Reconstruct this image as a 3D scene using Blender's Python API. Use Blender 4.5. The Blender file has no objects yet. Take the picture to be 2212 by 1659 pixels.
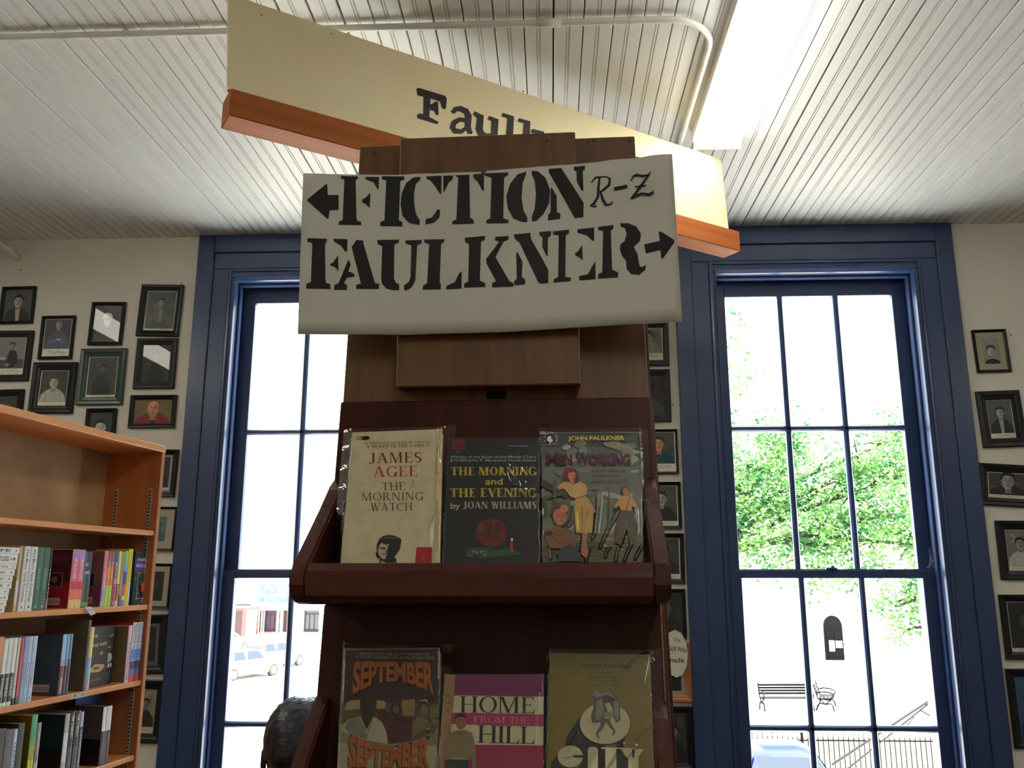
import bpy, bmesh, math, random
from mathutils import Vector, Matrix
random.seed(7)
S = bpy.context.scene
COL = S.collection

# ---------------------------------------------------------------- camera, light, exposure
CAMH = 1.6
F = 1877.0
PITCH = math.radians(12.48)
YAW = math.radians(2.5)
cam = bpy.data.cameras.new('camera'); cam.sensor_width = 36; cam.lens = F / 2212 * 36
cam.clip_start = .02; cam.clip_end = 600
camo = bpy.data.objects.new('camera', cam); COL.objects.link(camo)
camo.location = (0, 0, CAMH); camo.rotation_euler = (math.pi / 2 + PITCH, 0, YAW)
S.camera = camo

W = bpy.data.worlds.new('sky'); S.world = W; W.use_nodes = True
wn = W.node_tree.nodes; wl = W.node_tree.links
wbg = wn['Background']
wsky = wn.new('ShaderNodeTexSky'); wsky.sky_type = 'HOSEK_WILKIE'; wsky.turbidity = 6; wsky.ground_albedo = .4
wsky.sun_direction = Vector((.62, .10, .78)).normalized()
wmix = wn.new('ShaderNodeMix'); wmix.data_type = 'RGBA'; wmix.inputs[0].default_value = .82
wl.new(wsky.outputs[0], wmix.inputs[6]); wmix.inputs[7].default_value = (.80, .90, 1.0, 1)
wl.new(wmix.outputs[2], wbg.inputs[0]); wbg.inputs[1].default_value = 7.5

sun = bpy.data.lights.new('sun', 'SUN'); sun.energy = 54; sun.angle = .01; sun.color = (1, .96, .88)
suno = bpy.data.objects.new('sun', sun); COL.objects.link(suno)
suno.rotation_euler = Vector((.62, .10, .78)).to_track_quat('Z', 'Y').to_euler()

S.view_settings.view_transform = 'Standard'; S.view_settings.look = 'None'
S.view_settings.gamma = 1; S.view_settings.use_curve_mapping = False
S.view_settings.exposure = 0.42
LAMP = 11.5            # strength of the fluorescent lenses
S.cycles.max_bounces = 8; S.cycles.diffuse_bounces = 5; S.cycles.glossy_bounces = 4
S.cycles.transparent_max_bounces = 16
S.cycles.sample_clamp_indirect = 6
S.cycles.use_denoising = True

# ---------------------------------------------------------------- pixel rays -> real planes of the room
def ray(x, y):
    X = (x - 1106) / F; Y = (829.5 - y) / F
    f = math.cos(PITCH) - Y * math.sin(PITCH); h = Y * math.cos(PITCH) + math.sin(PITCH)
    return Vector((X * math.cos(YAW) - f * math.sin(YAW), X * math.sin(YAW) + f * math.cos(YAW), h))
CP = Vector((0, 0, CAMH))
def hit(px, py, p, n):
    r = ray(px, py); return CP + r * ((Vector(p) - CP).dot(n) / r.dot(n))
def aty(px, py, D): return hit(px, py, (0, D, 0), Vector((0, 1, 0)))
def atz(px, py, z): return hit(px, py, (0, 0, z), Vector((0, 0, 1)))

# ---------------------------------------------------------------- colours and materials
def lin(c):
    return tuple(((v / 255) / 12.92 if v / 255 <= .04045 else ((v / 255 + .055) / 1.055) ** 2.4) for v in c[:3]) + (1,)
MATS = {}
def mat(name, col=(200, 200, 200), rough=.5, col2=None, scale=(8, 8, 8), detail=4, bump=0, metal=0, spec=.5, dist=0, coat=0, bscale=None, thr=(.35, .65)):
    if name in MATS: return MATS[name]
    m = bpy.data.materials.new(name); m.use_nodes = True; nt = m.node_tree; N = nt.nodes; L = nt.links
    b = N['Principled BSDF']; b.inputs['Roughness'].default_value = rough; b.inputs['Metallic'].default_value = metal
    b.inputs['Specular IOR Level'].default_value = spec; b.inputs['Coat Weight'].default_value = coat
    tc = N.new('ShaderNodeTexCoord'); mp = N.new('ShaderNodeMapping'); mp.inputs['Scale'].default_value = scale
    L.new(tc.outputs['Object'], mp.inputs[0])
    nz = N.new('ShaderNodeTexNoise'); nz.inputs['Scale'].default_value = 1; nz.inputs['Detail'].default_value = detail; nz.inputs['Distortion'].default_value = dist
    L.new(mp.outputs[0], nz.inputs['Vector'])
    if col2:
        r = N.new('ShaderNodeValToRGB'); r.color_ramp.elements[0].position = thr[0]; r.color_ramp.elements[1].position = thr[1]
        r.color_ramp.elements[0].color = lin(col); r.color_ramp.elements[1].color = lin(col2)
        L.new(nz.outputs[0], r.inputs[0]); L.new(r.outputs[0], b.inputs['Base Color'])
    else: b.inputs['Base Color'].default_value = lin(col)
    if bump:
        bp = N.new('ShaderNodeBump'); bp.inputs['Strength'].default_value = bump; bp.inputs['Distance'].default_value = .002
        if bscale:
            n2 = N.new('ShaderNodeTexNoise'); n2.inputs['Scale'].default_value = bscale; n2.inputs['Detail'].default_value = 3
            L.new(tc.outputs['Object'], n2.inputs['Vector']); L.new(n2.outputs[0], bp.inputs['Height'])
        else: L.new(nz.outputs[0], bp.inputs['Height'])
        L.new(bp.outputs[0], b.inputs['Normal'])
    MATS[name] = m; return m
def printmat(name, rough=.45, coat=0, noise=.12, gain=1.0):
    if name in MATS: return MATS[name]
    m = bpy.data.materials.new(name); m.use_nodes = True; N = m.node_tree.nodes; L = m.node_tree.links
    b = N['Principled BSDF']; b.inputs['Roughness'].default_value = rough; b.inputs['Coat Weight'].default_value = coat; b.inputs['Coat Roughness'].default_value = .12
    a = N.new('ShaderNodeAttribute'); a.attribute_name = 'Col'
    nz = N.new('ShaderNodeTexNoise'); nz.inputs['Scale'].default_value = 60; nz.inputs['Detail'].default_value = 5
    mr = N.new('ShaderNodeMapRange'); mr.inputs[1].default_value = .3; mr.inputs[2].default_value = .7; mr.inputs[3].default_value = (1 - noise)*gain; mr.inputs[4].default_value = (1 + noise)*gain
    tc = N.new('ShaderNodeTexCoord'); L.new(tc.outputs['Object'], nz.inputs['Vector']); L.new(nz.outputs[0], mr.inputs[0])
    vm = N.new('ShaderNodeVectorMath'); vm.operation = 'SCALE'; L.new(a.outputs['Color'], vm.inputs[0]); L.new(mr.outputs[0], vm.inputs['Scale'])
    mn = N.new('ShaderNodeVectorMath'); mn.operation = 'MINIMUM'; mn.inputs[1].default_value = (.9, .9, .9); L.new(vm.outputs[0], mn.inputs[0])
    L.new(mn.outputs[0], b.inputs['Base Color']); MATS[name] = m; return m
def filmmat(name, tint=(1, 1, 1), gl=1.0, rough=.03, base=.0):
    if name in MATS: return MATS[name]
    m = bpy.data.materials.new(name); m.use_nodes = True; N = m.node_tree.nodes; L = m.node_tree.links
    N.remove(N['Principled BSDF']); out = N['Material Output']
    t = N.new('ShaderNodeBsdfTransparent'); t.inputs[0].default_value = tint + (1,)
    g = N.new('ShaderNodeBsdfGlossy'); g.inputs['Roughness'].default_value = rough
    fr = N.new('ShaderNodeFresnel'); fr.inputs[0].default_value = 1.5
    mu = N.new('ShaderNodeMath'); mu.operation = 'MULTIPLY_ADD'; mu.inputs[1].default_value = gl; mu.inputs[2].default_value = base; mu.use_clamp = True
    L.new(fr.outputs[0], mu.inputs[0]); mx = N.new('ShaderNodeMixShader')
    L.new(mu.outputs[0], mx.inputs[0]); L.new(t.outputs[0], mx.inputs[1]); L.new(g.outputs[0], mx.inputs[2]); L.new(mx.outputs[0], out.inputs[0])
    MATS[name] = m; return m
def emitmat(name, col, st):
    if name in MATS: return MATS[name]
    m = bpy.data.materials.new(name); m.use_nodes = True; b = m.node_tree.nodes['Principled BSDF']
    b.inputs['Base Color'].default_value = (.8, .8, .8, 1); b.inputs['Emission Color'].default_value = col + (1,); b.inputs['Emission Strength'].default_value = st
    MATS[name] = m; return m
def woodmat(name, c1, c2, rough=.35, gs=(3, 3, 3), grain='z', k=1.0, coat=0.0, spec=.5):
    sc = {'x': (1.5, 40, 40), 'y': (40, 1.5, 40), 'z': (40, 40, 1.5)}[grain]
    return mat(name, c1, rough, c2, tuple(v * k for v in sc), 6, .12, dist=.6, coat=coat, thr=(.3, .7), spec=spec)

# ---------------------------------------------------------------- mesh builder
class MB:
    def __init__(s): s.v = []; s.f = []; s.c = []; s.m = []
    def add(s, vs, fs, col=None, mi=0):
        o = len(s.v); s.v += [Vector(p) for p in vs]
        for f in fs: s.f.append([i + o for i in f]); s.c.append(col); s.m.append(mi)
        return s
    def box(s, a, b, col=None, mi=0, M=None):
        x0, y0, z0 = a; x1, y1, z1 = b
        vs = [(x0,y0,z0),(x1,y0,z0),(x1,y1,z0),(x0,y1,z0),(x0,y0,z1),(x1,y0,z1),(x1,y1,z1),(x0,y1,z1)]
        if M: vs = [M @ Vector(p) for p in vs]
        return s.add(vs, [(0,3,2,1),(4,5,6,7),(0,1,5,4),(1,2,6,5),(2,3,7,6),(3,0,4,7)], col, mi)
    def cbox(s, a, b, c=.002, col=None, mi=0, M=None):      # box with chamfered edges
        bm = bmesh.new(); bmesh.ops.create_cube(bm, size=1)
        for v in bm.verts: v.co = Vector([a[i] + (v.co[i] + .5) * (b[i] - a[i]) for i in range(3)])
        bmesh.ops.bevel(bm, geom=bm.edges[:], offset=c, segments=1, affect='EDGES', profile=.5)
        vs = [(M @ v.co if M else v.co.copy()) for v in bm.verts]; bm.verts.index_update()
        fs = [[v.index for v in f.verts] for f in bm.faces]; bm.free()
        return s.add(vs, fs, col, mi)
    def prism(s, poly, axis, a, b, col=None, mi=0, M=None):   # polygon extruded along axis 0/1/2
        n = len(poly); vs = []
        for t in (a, b):
            for p in poly:
                q = [p[0], p[1]]; q.insert(axis, t); vs.append(M @ Vector(q) if M else Vector(q))
        ar = sum(poly[i][0] * poly[(i+1) % n][1] - poly[(i+1) % n][0] * poly[i][1] for i in range(n))
        fl = (ar > 0) != (axis == 1)
        fs = [list(range(n)), list(range(2*n-1, n-1, -1))] + [(i, i+n, (i+1) % n + n, (i+1) % n) for i in range(n)]
        if fl: fs = [list(reversed(f)) for f in fs]
        return s.add(vs, fs, col, mi)
    def tube(s, pts, r, n=8, col=None, mi=0, cap=True):
        pts = [Vector(p) for p in pts]; rr = r if isinstance(r, (list, tuple)) else [r] * len(pts)
        up = None; o = len(s.v); rings = []
        for i, p in enumerate(pts):
            d = (pts[min(i+1, len(pts)-1)] - pts[max(i-1, 0)]).normalized()
            if up is None:
                up = Vector((0, 0, 1)) if abs(d.z) < .9 else Vector((1, 0, 0))
            a = (up - d * up.dot(d)).normalized(); up = a; b = d.cross(a)
            rings.append([p + (a * math.cos(2*math.pi*k/n) + b * math.sin(2*math.pi*k/n)) * rr[i] for k in range(n)])
        vs = [q for R in rings for q in R]; fs = []
        for i in range(len(pts)-1):
            for k in range(n): fs.append((i*n+k, i*n+(k+1) % n, (i+1)*n+(k+1) % n, (i+1)*n+k))
        if cap: fs += [list(range(n-1, -1, -1)), [(len(pts)-1)*n+k for k in range(n)]]
        return s.add(vs, fs, col, mi)
    def loft(s, rings, col=None, mi=0, cap=True):
        n = len(rings[0]); vs = [q for R in rings for q in R]; fs = []
        for i in range(len(rings)-1):
            for k in range(n): fs.append((i*n+k, i*n+(k+1) % n, (i+1)*n+(k+1) % n, (i+1)*n+k))
        if cap: fs += [list(range(n-1, -1, -1)), [(len(rings)-1)*n+k for k in range(n)]]
        return s.add(vs, fs, col, mi)
    def build(s, name, m, parent=None, smooth=False, world=False, fix=False):
        me = bpy.data.meshes.new(name)
        vs = s.v
        if world and parent is not None:
            inv = MW[parent.name].inverted(); vs = [inv @ v for v in vs]
        me.from_pydata([tuple(v) for v in vs], [], s.f)
        ms = m if isinstance(m, (list, tuple)) else [m]
        for k in ms: me.materials.append(k)
        if len(ms) > 1: me.polygons.foreach_set('material_index', s.m)
        if any(c is not None for c in s.c):
            at = me.color_attributes.new('Col', 'FLOAT_COLOR', 'CORNER'); buf = []
            for f, c in zip(s.f, s.c): buf += list(lin(c or (200, 200, 200))) * len(f)
            at.data.foreach_set('color', buf)
        if smooth: me.polygons.foreach_set('use_smooth', [True] * len(s.f))
        me.validate(); me.update()
        if fix:
            bm = bmesh.new(); bm.from_mesh(me); bmesh.ops.recalc_face_normals(bm, faces=bm.faces[:]); bm.to_mesh(me); bm.free()
        o = bpy.data.objects.new(name, me); COL.objects.link(o)
        if parent is not None: o.parent = parent
        if smooth == 'auto':
            md = o.modifiers.new('e', 'EDGE_SPLIT'); md.split_angle = .6
        return o
MW = {}
def tag(o, label=None, cat=None, group=None, kind=None):
    if label: o['label'] = label
    if cat: o['category'] = cat
    if group: o['group'] = group
    if kind: o['kind'] = kind
    return o
def empty(name, loc=(0, 0, 0), rot=(0, 0, 0), label=None, cat=None, group=None, kind=None):
    o = bpy.data.objects.new(name, None); COL.objects.link(o); o.empty_display_size = .05
    o.location = loc; o.rotation_euler = rot
    MW[o.name] = Matrix.Translation(Vector(loc)) @ (Matrix.Rotation(rot[2], 4, 'Z') @ Matrix.Rotation(rot[1], 4, 'Y') @ Matrix.Rotation(rot[0], 4, 'X'))
    return tag(o, label, cat, group, kind)

# ---------------------------------------------------------------- lettering
_tc = {}
def btext(s, bold=0.0):
    k = (s, bold)
    if k in _tc: return _tc[k]
    cu = bpy.data.curves.new('t', 'FONT'); cu.body = s; cu.offset = bold; cu.resolution_u = 3; cu.fill_mode = 'BOTH'
    ob = bpy.data.objects.new('t', cu); COL.objects.link(ob)
    dg = bpy.context.evaluated_depsgraph_get(); ev = ob.evaluated_get(dg); me = ev.to_mesh()
    vs = [(v.co.x, v.co.y) for v in me.vertices]; fs = [list(p.vertices) for p in me.polygons]
    ev.to_mesh_clear(); bpy.data.objects.remove(ob); bpy.data.curves.remove(cu)
    x0 = min(v[0] for v in vs); x1 = max(v[0] for v in vs)
    r = ([((x - x0) / .7, y / .7) for x, y in vs], fs, (x1 - x0) / .7)
    _tc[k] = r; return r
def serif(s, t=.15, h=.045, sl=.07, gap=.1):
    """a small roman alphabet drawn from stems, hairlines and bowls; returns verts, faces, width in cap heights"""
    V = []; Fc = []
    def P(ps):
        o = len(V); V.extend(ps); Fc.append(list(range(o, o + len(ps))))
    X = 0.0
    for ch in s:
        def stem(x, w, y0=0, y1=1, a=1, b=1):
            P([(X+x, y0), (X+x+w, y0), (X+x+w, y1), (X+x, y1)])
            if a: P([(X+x-sl, y0), (X+x+w+sl, y0), (X+x+w+sl, y0+h), (X+x-sl, y0+h)])
            if b: P([(X+x-sl, y1-h), (X+x+w+sl, y1-h), (X+x+w+sl, y1), (X+x-sl, y1)])
        def dg(x0, y0, x1, y1, w): P([(X+x0, y0), (X+x0+w, y0), (X+x1+w, y1), (X+x1, y1)])
        def bar(x0, x1, y, hh=None): hh = hh or h; P([(X+x0, y), (X+x1, y), (X+x1, y+hh), (X+x0, y+hh)])
        def arc(cx, cy, rx, ry, a0, a1, n=12):
            for i in range(n):
                A = math.radians(a0 + (a1-a0)*i/n); B = math.radians(a0 + (a1-a0)*(i+1)/n)
                f = lambda a, k: (X+cx+(rx-k*t)*math.cos(a), cy+(ry-k*h)*math.sin(a))
                P([f(A, 0), f(B, 0), f(B, 1), f(A, 1)])
        def ser(x0, x1, y): bar(x0, x1, y)
        w = .6
        if ch == ' ': w = .3
        elif ch in "'’": P([(X, 1), (X+.12, 1), (X+.06, .7)]); w = .14
        elif ch == '"': P([(X, 1), (X+.1, 1), (X+.05, .72)]); P([(X+.15, 1), (X+.25, 1), (X+.2, .72)]); w = .27
        elif ch == 'I': stem(sl, t); w = t+2*sl
        elif ch == 'H': stem(sl, t); stem(.62, t); bar(sl+t, .62, .48); w = .62+t+sl
        elif ch == 'E' or ch == 'F':
            stem(sl, t); bar(sl, .58, 1-h); bar(sl+t, .45, .48); P([(X+.58, 1), (X+.58, .76), (X+.5, 1-h)]); P([(X+.45, .38), (X+.45, .62), (X+.4, .5)])
            if ch == 'E': bar(sl, .62, 0); P([(X+.62, 0), (X+.64, .26), (X+.54, h)])
            w = .64
        elif ch == 'L': stem(sl, t); bar(sl, .6, 0); P([(X+.58, 0), (X+.63, .3), (X+.5, h)]); w = .62
        elif ch == 'T': stem(.27, t, b=0); bar(0, .54+t, 1-h); P([(X, 1), (X+.1, 1-h), (X, .74)]); P([(X+.54+t, 1), (X+.44+t, 1-h), (X+.54+t, .74)]); w = .54+t
        elif ch == 'J': stem(.18, t, .2, 1, 0, 1); arc(.1, .2, .08+t, .28, 0, -150, 8); w = .2+t+sl
        elif ch == 'A': dg(.06, 0, .34, 1, h*1.3); dg(.62, 0, .32, 1, t*1.05); bar(.18, .6, .32); ser(-.02, .2, 0); ser(.55, .86, 0); w = .84
        elif ch == 'V': dg(.34, 0, .04, 1, t*1.05); dg(.36, 0, .68, 1, h*1.3); ser(-.04, .26, 1-h); ser(.58, .82, 1-h); w = .78
        elif ch == 'W': dg(.26, 0, .04, 1, t); dg(.28, 0, .5, 1, h*1.3); dg(.66, 0, .44, 1, t); dg(.7, 0, .98, 1, h*1.3); ser(-.04, .24, 1-h); ser(.4, .6, 1-h); ser(.88, 1.1, 1-h); w = 1.06
        elif ch == 'M': stem(.07, h*1.3, b=0); stem(.78, t); dg(.42, 0, .09, 1, t); dg(.44, 0, .78, 1, h*1.3); ser(-.02, .2, 1-h); w = .8+t+sl
        elif ch == 'N': stem(.08, h*1.3); stem(.7, h*1.3); dg(.66, 0, .06, 1, t*1.1); w = .85
        elif ch == 'O' or ch == 'Q': arc(.42, .5, .42, .52, 0, 360, 20); w = .84
        elif ch == 'C' or ch == 'G':
            arc(.42, .5, .42, .52, 45, 315, 16); P([(X+.7, .98), (X+.74, .98), (X+.74, .68), (X+.66, .82)])
            if ch == 'G': stem(.62, t, 0, .42, 0, 1)
            w = .8
        elif ch == 'D': stem(sl, t); arc(.32, .5, .44, .5, -90, 90, 12); bar(sl, .34, 0); bar(sl, .34, 1-h); w = .78
        elif ch in 'RPB':
            stem(sl, t); arc(.3, .74, .26, .26, -90, 90, 8); bar(sl, .32, 1-h); bar(sl, .32, .48)
            if ch == 'R': dg(.58, 0, .3, .5, t); ser(.56, .8, 0); w = .76
            elif ch == 'B': arc(.32, .26, .32, .27, -90, 90, 8); bar(sl, .34, 0); w = .66
            else: w = .6
        elif ch == 'S': arc(.28, .74, .26, .27, 30, 240, 9); arc(.28, .27, .28, .28, 90, -140, 10); dg(.06, .62, .02, .7, t*.7); dg(.3, .4, .12, .6, t*1.3); w = .58
        elif ch == 'K': stem(sl, t); dg(.28, .42, .6, 1, h*1.3); dg(.6, 0, .3, .5, t); ser(.54, .84, 0); ser(.5, .74, 1-h); w = .8
        elif ch == 'U': stem(sl, t, .25, 1, 0, 1); stem(.6, h*1.3, .25, 1, 0, 1); arc(.36, .27, .29, .29, 180, 360, 10); w = .72
        elif ch == 'Y': stem(.32, t, 0, .45, 1, 0); dg(.33, .42, .04, 1, t); dg(.4, .42, .68, 1, h*1.3); ser(-.04, .26, 1-h); ser(.58, .82, 1-h); w = .76
        X += w + gap
    return V, Fc, X - gap
class Canvas:
    """flat print: coloured polygons on a surface; f maps drawing coordinates to space, n is the surface normal"""
    def __init__(s, f, n, eps=.00012, sc=1, ox=0, oy=0, mb=None):
        s.f = f; s.n = Vector(n) if not callable(n) else n; s.e = eps; s.l = 1; s.sc = sc; s.ox = ox; s.oy = oy; s.mb = mb or MB()
    def pt(s, x, y):
        X = x / s.sc + s.ox; Y = y / s.sc + s.oy
        return s.f(X, Y) + s.n * (s.e * s.l)
    def poly(s, ps, col): s.mb.add([s.pt(*p) for p in ps], [list(range(len(ps)))], col); s.l += 1; return s
    def ell(s, cx, cy, rx, ry, col, n=20, a=0):
        ca, sa = math.cos(math.radians(a)), math.sin(math.radians(a))
        return s.poly([(cx + rx*math.cos(t)*ca - ry*math.sin(t)*sa, cy + rx*math.cos(t)*sa + ry*math.sin(t)*ca) for t in [2*math.pi*i/n for i in range(n)]], col)
    def rect(s, x0, y0, x1, y1, col): return s.poly([(x0, y0), (x1, y0), (x1, y1), (x0, y1)], col)
    def stroke(s, pts, w, col):
        vs = []; n = len(pts); ws = w if isinstance(w, (list, tuple)) else [w]*n
        for i, p in enumerate(pts):
            a = pts[max(i-1, 0)]; b = pts[min(i+1, n-1)]; dx, dy = b[0]-a[0], b[1]-a[1]; L = math.hypot(dx, dy) or 1
            nx, ny = -dy/L*ws[i]/2, dx/L*ws[i]/2
            vs += [s.pt(p[0]+nx, p[1]+ny), s.pt(p[0]-nx, p[1]-ny)]
        s.mb.add(vs, [(2*i, 2*i+1, 2*i+3, 2*i+2) for i in range(n-1)], col); s.l += 1; return s
    def text(s, txt, b0, b1, cap, col, font='sans', warp=None, **k):
        V, Fc, w = (btext(txt, k.get('bold', 0)) if font == 'sans' else serif(txt, **k))
        dx, dy = b1[0]-b0[0], b1[1]-b0[1]; L = math.hypot(dx, dy); ux, uy = dy/L*cap, -dx/L*cap
        if not s.sc_y_down: ux, uy = -ux, -uy
        out = []
        for x, y in V:
            q = (b0[0] + dx*x/w + ux*y, b0[1] + dy*x/w + uy*y)
            if warp: q = warp(x/w, y)
            out.append(s.pt(*q))
        s.mb.add(out, Fc, col); s.l += 1; return s
    sc_y_down = True
# ================================================================= THE ROOM
D = 4.7; CZ = 3.54; XL, XR, YB = -4.8, 5.4, -4.0
m_wall = mat('cream_plaster', (206, 201, 190), .75, (214, 209, 198), (2, 2, 2), bump=.25, bscale=60)
m_ceil = mat('white_ceiling_paint', (214, 214, 210), .42, (226, 226, 222), (3, .6, 3), 5, .15, bscale=90)
m_gap = mat('dark_gap', (40, 38, 36), .9)
m_blue = mat('blue_window_paint', (38, 54, 90), .3, (43, 60, 98), (6, 6, 6), 4, .12, bscale=50)
m_floor = mat('brown_floorboards', (62, 44, 32), .4, (80, 58, 40), (1, 12, 1), 5)
m_white = mat('white_metal_paint', (222, 221, 212), .38, (230, 229, 222), (9, 9, 9))

fl = MB(); fl.box((XL, YB, -.12), (XR, D, 0)); tag(fl.build('floor', m_floor), kind='structure')
for nm, a, b in (('wall_left', (XL-.2, YB, 0), (XL, D, CZ)), ('wall_right', (XR, YB, 0), (XR+.2, D, CZ)), ('wall_back', (XL-.2, YB-.2, 0), (XR+.2, YB, CZ))):
    tag(MB().box(a, b).build(nm, m_wall), kind='structure')
WINS = (-1.250, 1.486); OH = .545; OT = 3.262; OB = .03
fw = MB(); TH = .34; OW = OH+.04
xs = [XL-.2, WINS[0]-OW, WINS[0]+OW, WINS[1]-OW, WINS[1]+OW, XR+.2]
for i in (0, 2, 4): fw.box((xs[i], D, -.12), (xs[i+1], D+TH, CZ+.2))
for i in (1, 3): fw.box((xs[i], D, OT+.03), (xs[i+1], D+TH, CZ+.2)); fw.box((xs[i], D, -.12), (xs[i+1], D+TH, OB-.01))
tag(fw.build('wall_front', m_wall), kind='structure')
# building below and above the room, seen only from outside, throws the right shade on the street
tag(MB().box((XL-.2, YB-.2, CZ+.05), (XR+.2, D, CZ+.25)).build('ceiling', m_gap), kind='structure')
ceil = bpy.data.objects['ceiling']
# beaded ceiling boards
pitch = .107; x0 = -.078; n0 = int((XL - x0)/pitch) ; boards = []
prof = [(.0012, .006), (.0024, .0012), (.0045, 0), (.044, 0), (.0456, .005), (.0476, .005), (.0495, .0006), (.0545, .0006), (.0564, .005), (.0584, .005), (.060, 0), (.1025, 0), (.1045, .0012), (.1058, .006)]
def boardmesh():
    mb = MB(); vs = []
    ys = [YB, D]
    for y in ys: vs += [(px, y, pz) for px, pz in prof]
    n = len(prof); mb.add(vs, [(i, i+n, i+n+1, i+1) for i in range(n-1)]); mb.box((.002, YB, .006), (.105, D, .02)); return mb
b0 = boardmesh().build('board', m_ceil, ceil)
b0.location = (x0 + n0*pitch, 0, CZ)
k = 1
while x0 + (n0+k)*pitch < XR:
    b = b0.copy(); COL.objects.link(b); b.location = (x0 + (n0+k)*pitch + random.uniform(-.0006, .0006), 0, CZ + random.uniform(-.0009, .0009) - .0)
    b.scale = (random.choice([1, 1, .985, .975, .992]), 1, 1); k += 1
tag(MB().box((XL, YB, CZ+.02), (XR, D, CZ+.05)).build('backing', m_gap, ceil))

# ---------------------------------------------------------------- windows
m_pane = filmmat('window_glass', (.97, .99, .98), 1.0, .01)
def window(idx, cx):
    w = empty('window_%d' % idx, (cx, D, 0), kind='structure')
    def part(nm, mb, m=m_blue, par=None): return mb.build(nm, m, par or w)
    # casing: outer band, flat boards, inner moulding
    A = .775; B = .68; C = .585
    for sx in (-1, 1):
        part('casing_band', MB().cbox((min(sx*A, sx*B), -.034, 0), (max(sx*A, sx*B), 0, CZ-.001), .004))
        part('casing_board', MB().cbox((min(sx*B, sx*C), -.022, 0), (max(sx*B, sx*C), 0, 3.333), .002))
    part('casing_band', MB().cbox((-B, -.034, 3.43), (B, 0, CZ-.001), .004))
    part('casing_board', MB().cbox((-B, -.02, 3.335), (B, 0, 3.43), .002))
    mo = [(C, -.022), (C-.004, -.03), (C-.016, -.032), (C-.02, -.024), (C-.032, -.022), (C-.034, -.028), (C-.04, -.028), (C-.043, -.01), (C-.043, .0), (C, 0)]
    for sx in (-1, 1):
        mb = MB(); mb.prism([(sx*p[0], p[1]) for p in mo], 2, 0, 3.333 - .0); part('moulding', mb)
    mt = [(3.333, -.022), (3.328, -.03), (3.314, -.032), (3.31, -.024), (3.292, -.022), (3.29, -.03), (3.28, -.03), (3.264, -.01), (3.262, 0), (3.333, 0)]
    mb = MB(); mb.prism([(p[1], p[0]) for p in mt], 0, -C, C); part('moulding', mb)
    # jambs, stops
    for sx in (-1, 1):
        a, b = sorted((sx*OH, sx*(OH+.035))); part('jamb', MB().box((a, .0, OB), (b, TH, OT+.03)))
        a, b = sorted((sx*(OH-.013), sx*OH)); part('stop', MB().cbox((a, .035, OB), (b, .075, OT), .003))
        a, b = sorted((sx*(OH-.012), sx*OH)); part('stop', MB().box((a, .165, OB), (b, .19, OT)))
    part('jamb', MB().box((-OH, 0, OT), (OH, TH, OT+.03)))
    part('stop', MB().cbox((-OH, .035, OT-.014), (OH, .075, OT), .003))
    part('sill', MB().cbox((-OH, -.03, OB-.03), (OH, TH+.05, OB+.02), .005))
    G = .472; ST = OH-.001
    def sash(nm, y, zt, zb, top, bot, mid):
        # frame members
        s = MB().cbox((-ST, y, zb), (-G, y+.04, zt), .003).build(nm, m_blue, w)
        MB().cbox((G, y, zb), (ST, y+.04, zt), .003).build('stile', m_blue, s)
        MB().cbox((-G-.001, y, zt-top), (G+.001, y+.04, zt), .003).build('rail', m_blue, s)
        MB().cbox((-G-.001, y, zb), (G+.001, y+.04, zb+bot), .003).build('rail', m_blue, s)
        def muntin(ax, c, a, b):
            pr = [(-.0165, 0.012), (-.0155, .004), (-.008, -.006), (.008, -.006), (.0155, .004), (.0165, 0.012), (.0165, .02), (.010, .034), (-.010, .034), (-.0165, .02)]
            mb = MB()
            if ax == 'v': mb.prism([(c+p[0], y+.006+p[1]) for p in pr], 2, a, b)
            else: mb.prism([(y+.006+p[1], c+p[0]) for p in pr], 0, a, b)
            mb.build('muntin', m_blue, s)
        cols = [-G, -G+2*G/3, G-2*G/3, G]; rows = [zb+bot, mid, zt-top]
        for c in cols[1:3]: muntin('v', c, zb+bot, zt-top)
        muntin('h', mid, -G, G)
        for i in range(3):
            for j in range(2):
                MB().add([(cols[i]+.004, y+.022, rows[j]+.004), (cols[i+1]-.004, y+.022, rows[j]+.004), (cols[i+1]-.004, y+.022, rows[j+1]-.004), (cols[i]+.004, y+.022, rows[j+1]-.004)], [(0, 1, 2, 3)]).build('pane', m_pane, s)
        return s
    sash('upper_sash', .122, OT-.001, 1.600, .092, .038, 2.402)
    sash('lower_sash', .078, 1.632, OB+.02, .042, .06, .838)
    # sash horn lock
    MB().cbox((-.03, .066, 1.632), (.03, .10, 1.645), .004).cbox((-.008, .05, 1.642), (.008, .09, 1.655), .003).build('sash_lock', m_blue, w)
    return w
window(1, WINS[0]); window(2, WINS[1])
cob = MB()
for i in range(5):
    cob.tube([(WINS[1]+.49+.01*i, D+.075, 1.64), (WINS[1]+.515, D+.07, 1.66+.02*i), (WINS[1]+.54, D+.066, 1.70+.012*i)], .0006, 4)
tag(cob.build('cobweb', mat('cobweb_silk', (190, 195, 210), .6)), 'wispy grey cobweb in the corner above the right window meeting rail', 'cobweb')

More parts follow.
